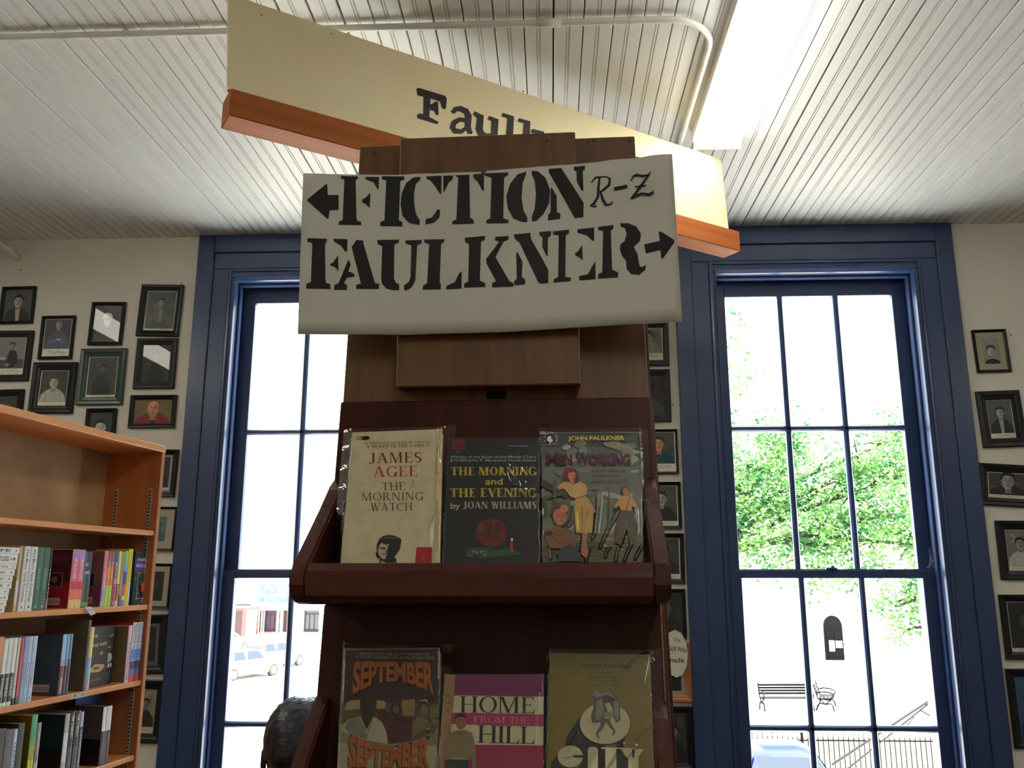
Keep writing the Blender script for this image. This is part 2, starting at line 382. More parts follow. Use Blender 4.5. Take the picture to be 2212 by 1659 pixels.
# ---------------------------------------------------------------- ceiling fixtures and conduit
m_lens = emitmat('lamp_lens', (1.0, .975, .85), LAMP)
def fixture(x, y0, y1, label):
    r = empty('fluorescent_light', (x, y0, CZ), label=label, cat='ceiling light', group='ceiling tube lights')
    L = y1-y0
    MB().cbox((-.105, 0, -.03), (.105, L, 0), .004).build('housing', m_white, r)
    mb = MB(); pr = [(-.1, -.03), (-.098, -.07), (-.085, -.088), (.085, -.088), (.098, -.07), (.1, -.03)]
    mb.prism(pr, 1, .012, L-.012); mb.build('lens', m_lens, r)
    for yy in (0, L-.012): MB().cbox((-.105, yy, -.092), (.105, yy+.012, -.03), .002).build('end_cap', m_white, r)
    MB().cbox((-.112, 0, -.052), (-.1005, L, 0), .001).build('side_panel', m_white, r)
    return r
fixture(.757, 1.45, 3.58, 'long glowing fluorescent light on the ceiling right of the hanging board sign')
fixture(-3.4, 1.15, 3.6, 'long fluorescent ceiling light mirrored in the framed portraits on the left')
fixture(.757, -2.9, -.5, 'fluorescent ceiling light behind the viewer, in line with the right one')
fixture(-3.4, -2.9, -.5, 'fluorescent ceiling light behind the viewer at the left side')
fixture(4.4, .3, 2.75, 'fluorescent ceiling light beyond the right edge of the view')
def conduit(label, pts, r=.0125):
    c = empty('conduit', pts[0], label=label, cat='conduit', group='painted ceiling conduits')
    MB().tube(pts, r, 12).build('pipe', m_white, c, True, world=True); return c
R = .17; P0 = Vector((.435, 2.745, CZ-.02))
pts = [(-4.78, 2.735, CZ-.02), (-2.5, 2.74, CZ-.02)] + [(x, 2.74, CZ-.02) for x in (-1.5, -.5, .2)] + [(.435 + R*math.sin(a), 2.74 + R*(1-math.cos(a)), CZ-.02) for a in [math.radians(v) for v in range(0, 91, 10)]] + [(.605, 3.5, CZ-.02), (.605, 4.69, CZ-.02)]
c = conduit('long white conduit running across the ceiling and bending toward the window', pts)
cp = MB().tube([(-.03, 2.74, CZ-.02), (.055, 2.74, CZ-.02)], .0165, 12); cp.build('coupling', m_white, c, True, world=True)
for xx in (-.015, .04): MB().tube([(xx, 2.74, CZ-.03), (xx, 2.74, CZ-.046)], .004, 8).build('screw', m_white, c, world=True)
for xx in (-1.53, .3, -3.1):
    MB().tube([(xx, 2.74, CZ-.02), (xx+.018, 2.74, CZ-.02)], .0155, 12).cbox((xx, 2.75, CZ-.006), (xx+.018, 2.775, CZ), .001).build('strap', m_white, c, world=True)
x = -3.13
pts = [(x, YB+.02, CZ-.02), (x, 1, CZ-.02), (x, 4.35, CZ-.02)] + [(x, 4.47+.1*math.sin(a), CZ-.02-.09*(1-math.cos(a))-.01*a) for a in [math.radians(v) for v in (15, 35, 55, 75)]] + [(x+.01, 4.62, CZ-.13), (x+.012, 4.71, CZ-.16)]
# the far-left conduit is hidden by the lens of the left fixture but for its elbow
pts = [(x-.13, 3.6, CZ-.02), (x-.13, 4.3, CZ-.02), (x-.12, 4.42, CZ-.028), (x-.06, 4.54, CZ-.05), (x+.005, 4.63, CZ-.085), (x+.02, 4.71, CZ-.12)]
conduit('short white conduit elbow dropping from the ceiling into the left wall', pts, .018)
MB_ = MB().cbox((x-.03, D-.01, CZ-.16), (x+.05, D, CZ-.07), .002)

# ================================================================= HANGING BOARD SIGN
KS = .948; sgp = Vector((-1.002*KS, 2.598*KS, 0)); ZS = lambda z: CAMH + (z-CAMH)*KS; sga = math.radians(34.055)
sd = Vector((math.cos(sga), math.sin(sga), 0)); sn = Vector((math.sin(sga), -math.cos(sga), 0))   # along, toward viewer
SG = empty('hanging_sign', tuple(sgp), (0, 0, sga), 'long cream board sign lettered in black with a wooden beam below, hung from the ceiling', 'sign')
m_cream = mat('cream_signboard', (232, 217, 176), .5, (238, 224, 186), (2.2, 2.2, 2.2), 5, .08, bscale=120)
m_beam = woodmat('orange_stained_beam', (148, 80, 36), (170, 96, 46), .6, grain='x', k=.6, spec=.2)
bs = [(-.062*KS, ZS(3.187)), (2.243*KS, ZS(3.187)), (2.218*KS, ZS(3.54)), (-.085*KS, ZS(3.54))]
mb = MB().prism(bs, 1, .012, .03); mb.build('board', m_cream, SG)
MB().cbox((-.056*KS, .0, ZS(3.088)), (2.30*KS, .103, ZS(3.187)), .003).build('beam', m_beam, SG)
for xx in (.3, 1.75): MB().tube([(xx, .07, ZS(3.187)), (xx, .07, CZ-.001)], .0011, 6).build('hanger_wire', m_white, SG)
def fsg(X, Y):
    p = hit(X, Y, sgp + sn*(-.012), sn)
    q = p - sgp; return Vector((q.dot(sd), -q.dot(sn), p.z))
c = Canvas(fsg, (0, -1, 0), .0004, 2911/1000, 740, 0)
K = (14, 14, 14)
c.poly([(508,590),(555,602),(545,735),(600,765),(604,776),(590,781),(470,745),(467,727),(478,713),(506,716)], K)
c.poly([(463,562),(474,551),(645,603),(655,620),(650,680),(638,689),(622,678),(612,640),(545,618),(470,600)], K)
c.poly([(540,655),(562,655),(580,640),(600,642),(603,720),(592,727),(574,698),(540,690)], K)
c.stroke([(692,712),(706,688),(738,684),(775,700),(790,730),(786,800),(800,833),(815,836)], [26,31,36,38,43,40,31,16], K)
c.stroke([(786,758),(735,752),(700,772),(690,800),(705,825),(745,828),(785,800)], [24,28,36,38,36,28,19], K)
c.stroke([(823,712),(866,735),(858,815),(872,846),(905,862),(945,850)], [24,43,45,43,40,28], K)
c.stroke([(915,742),(958,756),(948,905),(975,920)], [24,43,43,26], K)
c.stroke([(1003,722),(1056,738),(1044,930)], [21,40,43], K); c.stroke([(1010,930),(1085,952)], 22, K)
c.stroke([(1103,755),(1158,770),(1146,968)], [21,40,43], K); c.stroke([(1112,966),(1180,985)], 22, K)
c.stroke([(1186,824),(1262,842)], 22, K); c.stroke([(1236,840),(1160,905),(1230,985)], 28, K)
c.stroke([(1290,880),(1325,892),(1315,1020)], 32, K); c.stroke([(1320,910),(1370,905),(1400,930),(1392,1040)], [24,31,38,38], K)
c.stroke([(1430,985),(1520,1010),(1505,960),(1460,945),(1430,985),(1440,1040),(1500,1060)], 24, K)
c.stroke([(1560,960),(1595,972),(1585,1095)], 30, K); c.stroke([(1592,1000),(1630,985),(1660,1005)], [24,28,33], K)
c.mb.build('lettering', printmat('sign_ink', .3, .3), SG)
# small nail dots
for p in [(716, 73), (1130, 197), (565, 32), (1423, 322)]:
    c2 = Canvas(fsg, (0, -1, 0), .0004); c2.ell(p[0], p[1], 2, 2, (120, 105, 75), 8); c2.mb.build('nail_mark', printmat('sign_ink'), SG)
# ================================================================= BOOK DISPLAY RACK
RKL = Vector((-.0624, .9702, 0)); RKA = math.radians(-2.0); LEAN = math.radians(7.5); TL = math.tan(LEAN)
RM = Matrix.Translation(RKL) @ Matrix.Rotation(RKA, 4, 'Z'); RMI = RM.inverted(); RM3 = RM.to_3x3()
def rk(px, py, yoff, lean=LEAN):
    n = RM3 @ Vector((0, -math.cos(lean), math.sin(lean)))
    return RMI @ hit(px, py, RM @ Vector((0, yoff, CAMH)), n)
def yp(z): return (z - CAMH) * TL
m_wd = woodmat('walnut_stained_plywood', (76, 48, 30), (104, 68, 42), .5, k=.8, spec=.2)
m_wh = woodmat('header_plywood', (84, 54, 28), (112, 74, 38), .45, k=1.3)
m_red = woodmat('mahogany_stained_board', (50, 19, 14), (74, 30, 22), .35, k=.7, spec=.22)
m_tr = woodmat('mahogany_trough_wood', (62, 25, 19), (86, 37, 28), .27, grain='x', k=.6, coat=.15, spec=.3)
m_ck = woodmat('mahogany_cheek_wood', (62, 25, 19), (84, 36, 27), .25, grain='z', k=.6, coat=.25, spec=.3)
m_worn = mat('worn_pale_edge', (150, 132, 120), .5)
m_black = mat('slot_black', (6, 6, 6), .9)
RK = empty('display_rack', tuple(RKL), (0, 0, RKA), 'tall dark wooden book rack leaning back, with two troughs of face-out paperbacks', 'display rack')
def slab(s0, s1, z0, z1, y0, y1, m, nm, c=.0015, s0t=None, s1t=None, par=None):
    """leaning board: y offsets measured from the rack front plane"""
    s0t = s0 if s0t is None else s0t; s1t = s1 if s1t is None else s1t
    vs = [(s0, yp(z0)+y0, z0), (s1, yp(z0)+y0, z0), (s1, yp(z0)+y1, z0), (s0, yp(z0)+y1, z0), (s0t, yp(z1)+y0, z1), (s1t, yp(z1)+y0, z1), (s1t, yp(z1)+y1, z1), (s0t, yp(z1)+y1, z1)]
    bm = bmesh.new(); V = [bm.verts.new(v) for v in vs]
    for f in [(0,3,2,1),(4,5,6,7),(0,1,5,4),(1,2,6,5),(2,3,7,6),(3,0,4,7)]: bm.faces.new([V[i] for i in f])
    bmesh.ops.bevel(bm, geom=bm.edges[:], offset=c, segments=1, affect='EDGES', profile=.5)
    bm.verts.index_update(); mb = MB(); mb.add([v.co.copy() for v in bm.verts], [[v.index for v in f.verts] for f in bm.faces]); bm.free()
    return mb.build(nm, m, par or RK)
Z = lambda h: CAMH + h
slab(-.186, .178, Z(.196), Z(.563), .008, .022, m_wh, 'header_panel', s0t=-.191, s1t=.1745)
slab(-.1165, .0985, Z(.2155), Z(.558), -.018, .004, m_wh, 'header_block', s0t=-.131, s1t=.097)
MB().add([rk(p[0], p[1], .0072) for p in [(1050, 845), (1093, 844), (1093, 861), (1051, 862)]], [(0, 1, 2, 3)]).build('hand_slot', m_black, RK)
slab(-.1865, .1795, Z(-.03), Z(.2025), .0, .014, m_red, 'riser_board')
slab(-.1865, .1795, Z(-.262), Z(-.03), .0, .014, m_red, 'riser_board')
slab(-.1865, .1795, .12, Z(-.262), .0, .014, m_red, 'riser_board')
MB().box((.1785, yp(Z(-.125))-.0012, Z(-.125)), (.1798, yp(Z(-.125))+.001, Z(-.12))).build('worn_edge', m_worn, RK)
# worn pale edge line
mb = MB()
for i in range(10):
    z0, z1 = Z(-.125 + .0095*i), Z(-.125 + .0095*(i+1)); w = random.uniform(.0009, .0016)
    mb.add([(.1800-w, yp(z0)-.0003, z0), (.1800, yp(z0)-.0003, z0), (.1800, yp(z1)-.0003, z1), (.1800-w, yp(z1)-.0003, z1)], [(0, 1, 2, 3)])
mb.build('worn_edge', m_worn, RK)
slab(-.184, .199, .0, Z(.20), .0155, .030, m_wd, 'frame_board', s0t=-.184, s1t=.1825)
slab(-.150, .2155, .0, Z(.20), .031, .045, m_red, 'rear_board', s0t=-.16, s1t=.1845)
slab(-.184, .1815, Z(.20), Z(.54), .0235, .036, m_wd, 'frame_board')
for sx in (-.170, .150):      # A-frame cheeks behind
    mb = MB().prism([(yp(0)+.05, 0), (yp(0)+.62, 0), (yp(Z(.5))+.06, Z(.5)), (yp(Z(.5))+.036, Z(.5))], 0, sx, sx+.016); mb.build('side_panel', m_wd, RK)
MB().add([(-.165, .41, 0), (.16, .41, 0), (.16, .13, Z(.45)), (-.165, .13, Z(.45)), (-.165, .42, 0), (.16, .42, 0), (.16, .14, Z(.45)), (-.165, .14, Z(.45))], [(0,1,2,3),(7,6,5,4),(0,4,5,1),(3,2,6,7),(0,3,7,4),(1,5,6,2)]).build('rear_panel', m_red, RK)
MB().cbox((-.2, yp(0)-.02, 0), (.2, .40, .1), .004).build('plinth', m_red, RK)
for i, (px, py) in enumerate([(807, 331), (1283, 304), (1360, 304), (1182, 305), (1270, 308)]):
    q = rk(px, py, .0075 if px != 1182 else -.0185)
    MB().tube([q, q + Vector((0, -.0008, 0))], .0017, 8).build('nail', mat('rusty_nail', (50, 28, 18), .6), RK)
TD = -.232
for k, dz in enumerate((0, TD, 2*TD)):
    dy = dz*TL; z0 = Z(dz)
    T = None
    ck = [(yp(Z(.108)), .108), (-.012, .094), (-.040, .071), (-.085, .037), (-.118, .012), (-.1265, .002), (-.127, -.008), (-.122, -.018), (-.112, -.0245), (-.098, -.027), (yp(Z(-.029)), -.029)]
    lp = [(-.109, .0125), (-.118, .0125), (-.126, .005), (-.1275, -.001), (-.1265, -.018), (-.121, -.0245), (-.111, -.0268), (-.109, -.0268)]
    T = MB().prism([(p[0]+dy, p[1]+z0) for p in lp], 0, -.1695, .1625).build('trough_lip', m_tr, RK, fix=True)
    for a, b in ((-.1865, -.170), (.163, .1795)):
        bm = bmesh.new(); V0 = [bm.verts.new((a, p[0]+dy, p[1]+z0)) for p in ck]; V1 = [bm.verts.new((b, p[0]+dy, p[1]+z0)) for p in ck]
        bm.faces.new(V0); bm.faces.new(V1[::-1])
        for i in range(len(ck)): bm.faces.new((V0[i], V0[(i+1) % len(ck)], V1[(i+1) % len(ck)], V1[i]))
        bmesh.ops.recalc_face_normals(bm, faces=bm.faces[:])
        ed = [e for e in bm.edges if abs(e.verts[0].co.x - e.verts[1].co.x) < 1e-5 and e.verts[0].co.y < yp(e.verts[0].co.z)-.004]
        bmesh.ops.bevel(bm, geom=ed, offset=.0022, segments=2, affect='EDGES')
        bm.verts.index_update(); mb = MB(); mb.add([v.co.copy() for v in bm.verts], [[v.index for v in f.verts] for f in bm.faces]); bm.free()
        mb.build('trough_cheek', m_ck, RK)
    MB().box((-.170, -.109+dy, z0-.012), (.163, yp(z0-.006), z0-.006)).build('trough_floor', m_tr, RK)

# ---------------------------------------------------------------- FICTION / FAULKNER cardboard sign
def soff(s): return -.030 - .55*max(0, s-.03)**2 - .02*max(0, -.1-s)
def fsign(X, Y):
    o = -.03
    for _ in range(4): p = rk(X, Y, o); o = soff(p.x)
    return p
FS = empty('paper_sign', tuple(RKL), (0, 0, RKA), 'white card sign with hand-lettered arrows reading FICTION R-Z and FAULKNER', 'sign')
def lerp(pl, t):
    for a, b in zip(pl, pl[1:]):
        if t <= b[0] or b is pl[-1]:
            k = (t-a[0])/(b[0]-a[0]); return a[1]+(b[1]-a[1])*k
top = [(0, 374), (.10, 376.5), (.25, 378), (.48, 370), (.75, 353), (.96, 335), (1, 332.5)]; bot = [(0, 720.5), (.27, 722.5), (.55, 716), (.8, 703), (1, 693)]
NX, NY = 36, 12; mb = MB(); fr = []; bk = []
for j in range(NY+1):
    for i in range(NX+1):
        t = i/NX; v = j/NY
        xl = 655 + (643-655)*v; xr = 1452 + (1474-1452)*v
        yt = lerp(top, t) + (random.uniform(-1.2, 1.2) if j == 0 and .3 < t < .99 else 0); yb = lerp(bot, t)
        p = fsign(xl + (xr-xl)*t, yt + (yb-yt)*v); fr.append(p); bk.append(p + Vector((0, .0035, 0)))
n = NX+1; N2 = len(fr); fs = []
for j in range(NY):
    for i in range(NX):
        a = j*n+i; fs += [(a, a+n, a+n+1, a+1), (N2+a, N2+a+1, N2+a+n+1, N2+a+n)]
rim = [i for i in range(n)] + [j*n+n-1 for j in range(1, NY+1)] + [NY*n+i for i in range(n-2, -1, -1)] + [j*n for j in range(NY-1, 0, -1)]
fs += [(rim[i], rim[(i+1) % len(rim)], rim[(i+1) % len(rim)]+N2, rim[i]+N2) for i in range(len(rim))]
mb.add(fr+bk, fs); mb.build('card', mat('white_card', (196, 193, 181), .6, (204, 201, 190), (5, 5, 5), 3, .05), FS, True)
c = Canvas(fsign, (0, -1, 0), .00025, 2.572, 640, 260)
K = (15, 14, 17)
LET = [
 [(57,443),(165,355),(173,358),(175,415),(236,415),(235,498),(185,500),(180,545),(172,548)],
 [(248,310),(343,312),(343,325),(330,335),(335,545),(340,560),(363,565),(360,583),(235,580),(238,562),(258,555),(268,330),(250,325)],
 [(385,315),(460,315),(458,383),(450,382),(430,345),(385,328)], [(366,440),(385,430),(412,403),(408,488),(385,465),(367,458)],
 [(476,310),(600,312),(600,330),(578,338),(570,555),(590,565),(590,590),(467,588),(467,565),(490,555),(500,335),(476,328)],
 [(690,315),(650,318),(610,350),(585,410),(580,470),(590,530),(625,570),(685,583),(688,558),(665,520),(655,460),(655,400),(665,355),(690,330)],
 [(723,312),(807,308),(806,412),(795,405),(770,365),(745,335),(725,328)], [(797,497),(785,495),(755,540),(720,550),(718,580),(765,570),(795,540),(800,510)],
 [(817,308),(872,306),(870,325),(845,350),(825,395),(817,397)],
 [(880,306),(962,303),(966,540),(987,556),(986,575),(866,578),(867,562),(890,550),(900,320)],
 [(983,300),(1035,297),(1043,305),(1043,390),(1035,393),(1010,345),(985,320)],
 [(1045,295),(1178,290),(1178,305),(1155,320),(1150,545),(1180,555),(1178,572),(1055,573),(1057,555),(1078,545),(1085,320),(1047,308)],
 [(1280,285),(1230,300),(1190,350),(1167,420),(1175,490),(1205,545),(1250,565),(1284,567),(1284,540),(1262,500),(1252,430),(1258,350),(1275,305)],
 [(1310,280),(1345,285),(1385,320),(1410,390),(1405,460),(1375,520),(1335,558),(1310,563),(1308,535),(1325,490),(1332,410),(1325,340),(1308,300)],
 [(1403,270),(1472,265),(1540,370),(1597,460),(1595,538),(1548,545),(1410,300),(1403,290)],
 [(1413,377),(1420,375),(1447,420),(1448,510),(1468,520),(1466,547),(1398,557),(1400,525),(1413,510)],
 [(1542,258),(1605,253),(1603,275),(1592,282),(1595,390),(1585,392),(1558,340),(1557,285),(1543,278)],
 [(62,655),(170,658),(170,675),(160,690),(163,890),(168,905),(190,910),(190,938),(55,935),(57,908),(82,898),(90,690),(85,680),(62,676)],
 [(207,658),(285,660),(283,730),(275,732),(245,695),(210,675)], [(188,800),(205,790),(233,750),(235,840),(215,815),(190,808)],
 [(290,772),(303,800),(290,840),(320,850),(325,868),(282,875),(265,905),(283,915),(282,943),(210,942),(212,915),(235,905)],
 [(308,705),(335,665),(372,668),(375,690),(438,905),(462,910),(460,937),(335,937),(333,915),(360,908)],
 [(450,665),(572,663),(570,680),(545,692),(543,880),(552,900),(572,912),(572,943),(540,945),(500,935),(475,905),(472,870),(478,700),(452,688)],
 [(607,667),(697,665),(697,683),(672,695),(662,890),(640,930),(605,948),(600,940),(600,915),(625,900),(635,870),(640,695),(608,685)],
 [(710,662),(825,660),(822,675),(805,690),(797,900),(805,915),(803,940),(702,942),(703,920),(727,905),(738,690),(712,680)],
 [(920,838),(918,935),(832,940),(835,920),(880,900),(905,850)],
 [(937,652),(1050,642),(1048,665),(1027,675),(1020,890),(1050,905),(1050,927),(932,930),(933,908),(955,895),(960,690),(937,675)],
 [(1105,648),(1180,643),(1180,662),(1152,675),(1107,760),(1170,870),(1185,895),(1207,905),(1207,925),(1088,928),(1088,905),(1110,895),(1108,890),(1057,795),(1055,770),(1075,745),(1127,675),(1105,665)],
 [(1222,735),(1230,735),(1257,785),(1253,870),(1272,885),(1272,912),(1212,918),(1210,893),(1225,880)],
 [(1208,635),(1300,625),(1305,660),(1400,830),(1400,905),(1355,908),(1345,900),(1240,680),(1215,660)],
 [(1350,620),(1415,615),(1415,640),(1398,655),(1397,755),(1388,752),(1367,705),(1368,650),(1352,640)],
 [(1425,617),(1517,608),(1515,630),(1497,640),(1495,870),(1527,875),(1525,893),(1430,902),(1430,885),(1455,870),(1458,640),(1427,635)],
 [(1562,605),(1655,595),(1655,670),(1645,670),(1615,640),(1562,625)], [(1548,740),(1568,725),(1588,693),(1592,780),(1570,760),(1550,752)],
 [(1662,782),(1663,883),(1570,890),(1573,865),(1620,855),(1650,800)],
 [(1677,593),(1763,582),(1762,600),(1747,615),(1755,830),(1788,845),(1787,873),(1677,880),(1677,855),(1700,845),(1705,615),(1678,610)],
 [(1800,572),(1845,572),(1890,590),(1915,630),(1910,670),(1875,705),(1895,740),(1905,800),(1912,815),(1930,812),(1943,800),(1940,830),(1905,860),(1860,855),(1835,825),(1832,780),(1810,755),(1798,720),(1800,690),(1825,670),(1835,630),(1825,600),(1802,590)],
 [(1933,690),(2020,670),(2013,620),(2025,618),(2100,665),(2100,680),(2035,770),(2028,768),(2022,720),(1942,740)]]
for i, p in enumerate(LET): c.l = 1 + i % 2; c.poly(p, K)
c.l = 1
c.stroke([(1638,347),(1663,318),(1720,313),(1742,325),(1738,360),(1700,392),(1685,398)], [6,12,8,14,16,12,6], K)
c.stroke([(1685,318),(1678,380),(1676,425),(1655,462),(1634,478)], [10,14,14,16,8], K); c.stroke([(1634,470),(1650,482),(1668,476)], 8, K)
c.stroke([(1690,396),(1702,440),(1720,470),(1742,470),(1760,452)], [10,14,16,10,5], K)
c.stroke([(1766,383),(1838,368)], 18, K)
c.stroke([(1858,338),(1872,314),(1888,305),(1925,312),(1955,305),(1970,286)], [5,10,12,12,8,4], K)
c.stroke([(1962,300),(1912,370),(1860,438)], [10,13,10], K); c.stroke([(1880,372),(1945,366)], 7, K)
c.stroke([(1858,440),(1890,420),(1920,410),(1958,416),(1982,405),(1978,392)], [8,13,12,14,14,5], K)
c.mb.build('lettering', printmat('sign_ink'), FS)
# nick at the top edge
q = fsign(1043, 371)
MB().add([q + Vector((-.004, -.0006, .001)), q + Vector((.005, -.0006, .001)), q + Vector((.001, -.0006, -.006))], [(0, 2, 1)]).build('torn_nick', m_wh, FS)

# ---------------------------------------------------------------- face-out paperbacks
m_pr = printmat('cover_print', .38, .15, .1, 1.45); m_prm = printmat('matte_print', .6)
m_sleeve = filmmat('plastic_sleeve', (.985, .985, .98), 2.2, .08, .0)
m_pages = mat('book_pages', (196, 178, 138), .8, (170, 150, 110), (3, 3, 900), 2)
BL = math.radians(18)
class Paperback:
    def __init__(s, row, TLp, TRp, xl, xr, th, label, cover, spine, extra=.0, lean=BL):
        dz = row*TD; s.dy = -.072 + dz*TL - dz*math.tan(lean)   # plane offset at z=1.6
        s.lean = lean
        zb = CAMH + dz - .0055
        # base line point in rack space
        s.org = Vector((0, s.dy + (zb-CAMH)*math.tan(lean), zb))
        base = RM @ s.org
        s.M = Matrix.Translation(base) @ Matrix.Rotation(RKA, 4, 'Z') @ Matrix.Rotation(-lean, 4, 'X'); s.MI = s.M.inverted()
        s.root = empty('paperback_book', tuple(base), (-lean, 0, RKA), label, 'book', 'face-out paperbacks on the rack')
        s.n = (s.M.to_3x3() @ Vector((0, -1, 0)))
        f = s.f; a, b = f(*TLp), f(*TRp); yb = 1216 if row == 0 else 1690
        if row: bl, br = f(xl, 1655), f(xr, 1655)
        else: bl, br = f(xl, 1214), f(xr, 1214)
        k = lambda top, bot: Vector((top.x + (bot.x-top.x)*(top.z)/(top.z-bot.z), 0, 0))
        BLc, BRc = k(a, bl), k(b, br)
        s.q = [BLc, BRc, b, a]
        y = Vector((0, th, 0)); e = Vector((0, .0008, 0))
        mb = MB(); q = s.q
        # front board, spine, back board
        fr = [p.copy() for p in q] + [p + e for p in q]
        B6 = [(0,1,2,3),(7,6,5,4),(0,4,5,1),(1,5,6,2),(2,6,7,3),(3,7,4,0)]
        mb.add(fr, B6, cover); mb.add([p + y - e for p in q] + [p + y for p in q], B6, cover)
        w = Vector((.0008, 0, 0))
        mb.add([q[0], q[0]+w, q[3]+w, q[3], q[0]+y, q[0]+w+y, q[3]+w+y, q[3]+y], [(0,1,2,3),(7,6,5,4),(0,4,5,1),(1,5,6,2),(2,6,7,3),(3,7,4,0)], spine)
        s.cv = mb.build('cover', m_pr, s.root)
        i = Vector((-.0015, 0, -.001)); pg = [q[0]+w, q[1]+i*0-w, q[2]+Vector((-.0012, 0, -.0012)), q[3]+Vector((.0008, 0, -.0012))]
        MB().add([p + e for p in pg] + [p + y - e for p in pg], B6).build('page_block', m_pages, s.root)
    def f(s, X, Y):
        p = s.MI @ hit(X, Y, s.M.translation, s.n); return Vector((p.x, 0, p.z))
    def canvas(s, sc, ox, oy): s.c = Canvas(s.f, (0, -1, 0), .00003, sc, ox, oy); return s.c
    def finish(s, nm='cover_print'): s.c.mb.build(nm, m_pr, s.root)
    def sleeve(s, creases, ml, mr, mt, seed, wings=(0, 0), amp=1.0, NX=140, NZ=200, sc=1, ox=0, oy=0, facets=()):
        FA = [(s.f(a/sc+ox, b/sc+oy), s.f(c2/sc+ox, d2/sc+oy), w) for a, b, c2, d2, w in facets]
        rnd = random.Random(seed); q = s.q; L = []
        for cr in creases:
            pts = [s.f(x/sc+ox, y/sc+oy) for x, y in cr[0]]; L.append((pts, cr[1], cr[2]))
        ph = [(rnd.uniform(20, 90), rnd.uniform(20, 90), rnd.uniform(0, 6), rnd.uniform(.3, 1)) for _ in range(5)]
        vs = []
        for j in range(NZ+1):
            v = j/NZ
            for i in range(NX+1):
                u = i/NX
                l = q[0].lerp(q[3], v); r = q[1].lerp(q[2], v)
                x = (l.x-ml) + (r.x+mr - l.x+ml)*u; ztop = (q[3].z + (q[2].z-q[3].z)*u) + mt
                ztop += (wings[0]*max(0, 1-u*9) + wings[1]*max(0, 1-(1-u)*9)); z = ztop*v
                d = .0010 + .00016*amp*sum(w*math.sin(a*x*1.3+c2)*math.sin(b*z+c2*2) for a, b, c2, w in ph)
                for pts, hgt, wd in L:
                    best = 9
                    for A, B in zip(pts, pts[1:]):
                        ex, ez = B.x-A.x, B.z-A.z; t = max(0, min(1, ((x-A.x)*ex+(z-A.z)*ez)/(ex*ex+ez*ez+1e-12)))
                        dd = math.hypot(x-A.x-ex*t, z-A.z-ez*t); best = min(best, dd)
                    if best < 3*wd: d += hgt*1.3*math.exp(-(best/wd)**2)
                for A, B, w in FA:      # flattened, slightly turned patches that catch the ceiling lamp
                    ex, ez = B.x-A.x, B.z-A.z; t = max(0, min(1, ((x-A.x)*ex+(z-A.z)*ez)/(ex*ex+ez*ez+1e-12)))
                    dd = math.hypot(x-A.x-ex*t, z-A.z-ez*t)/w
                    if dd < 2: d += (-.105*(x-(A.x+B.x)/2) + .07*(z-(A.z+B.z)/2))*math.exp(-dd**4)
                # outside the book the film sinks back and is crumpled
                if x < l.x: d -= (l.x-x)*.8 - .0006*math.sin(z*260+rnd.random())
                if x > r.x: d -= (x-r.x)*.5 - .0006*math.sin(z*210+rnd.random())
                vs.append(Vector((x, -d, z)))
        n = NX+1; fs = [(j*n+i, j*n+i+1, (j+1)*n+i+1, (j+1)*n+i) for j in range(NZ) for i in range(NX)]
        MB().add(vs, fs).build('plastic_sleeve', m_sleeve, s.root, True)
INK = (38, 34, 30)
# --- The Morning Watch
b = Paperback(0, (760, 934), (954, 927), 735, 947, .013, 'cream paperback with red and black roman lettering, leftmost on the upper trough', (206, 194, 163), (160, 150, 122))
c = b.canvas(4.879, 700, 900)
c.poly([(345,215),(350,205),(395,203),(405,210),(400,240),(392,248),(350,248),(343,240)], (178, 70, 60)); c.poly([(352,213),(392,211),(388,240),(352,242)], (199, 175, 140))
c.text('EB', (355,238), (388,236), 20, (178, 70, 60))
c.poly([(398,212),(440,204),(475,208),(482,228),(470,242),(430,250),(400,245)], (24, 24, 26))
c.text('A brilliant short novel by the author of', (435,288), (1115,272), 20, (70, 60, 44)); c.text('"A DEATH IN THE FAMILY"', (428,334), (1122,318), 34, (62, 52, 38), 'serif', gap=.16)
c.text('JAMES', (487,492), (1030,483), 108, (122, 42, 30), 'serif', gap=.13); c.text('AGEE', (525,635), (985,628), 108, (176, 56, 38), 'serif', gap=.14)
c.text('THE', (612,778), (860,773), 82, (96, 84, 66), 'serif', t=.12); c.text('MORNING', (398,888), (1048,880), 84, (90, 80, 64), 'serif', t=.12, gap=.12); c.text('WATCH', (492,996), (930,990), 84, (74, 64, 52), 'serif', t=.12, gap=.12)
c.text('A BALLANTINE BOOK   F383K', (290,490), (312,240), 16, (110, 98, 74))
# man's head
c.poly([(582,1540),(590,1500),(760,1490),(765,1542)], (18, 20, 22)); c.poly([(598,1542),(600,1520),(640,1530),(650,1543)], (190, 176, 142))
c.poly([(556,1350),(556,1420),(545,1440),(545,1462),(562,1490),(590,1500),(640,1512),(690,1508),(735,1490),(765,1450),(800,1400),(812,1330),(818,1300),(790,1275),(740,1255),(680,1247),(620,1262),(580,1295)], (22, 24, 26))
c.poly([(572,1400),(590,1350),(610,1330),(650,1355),(690,1340),(672,1370),(668,1420),(650,1500),(620,1505),(592,1480),(570,1440)], (194, 180, 146))
c.poly([(584,1385),(620,1378),(652,1382),(650,1395),(620,1392),(590,1398)], (22, 22, 24)); c.poly([(612,1398),(648,1396),(640,1406),(614,1406)], (22, 22, 24)); c.poly([(610,1448),(660,1440),(664,1446),(625,1456)], (40, 38, 36))
c.poly([(655,1400),(668,1400),(664,1436),(642,1434)], (120, 110, 90))
for a in range(7): c.stroke([(600+a*24, 1290-a*3), (650+a*22, 1272), (700+a*16, 1290)], 3, (150, 138, 112))
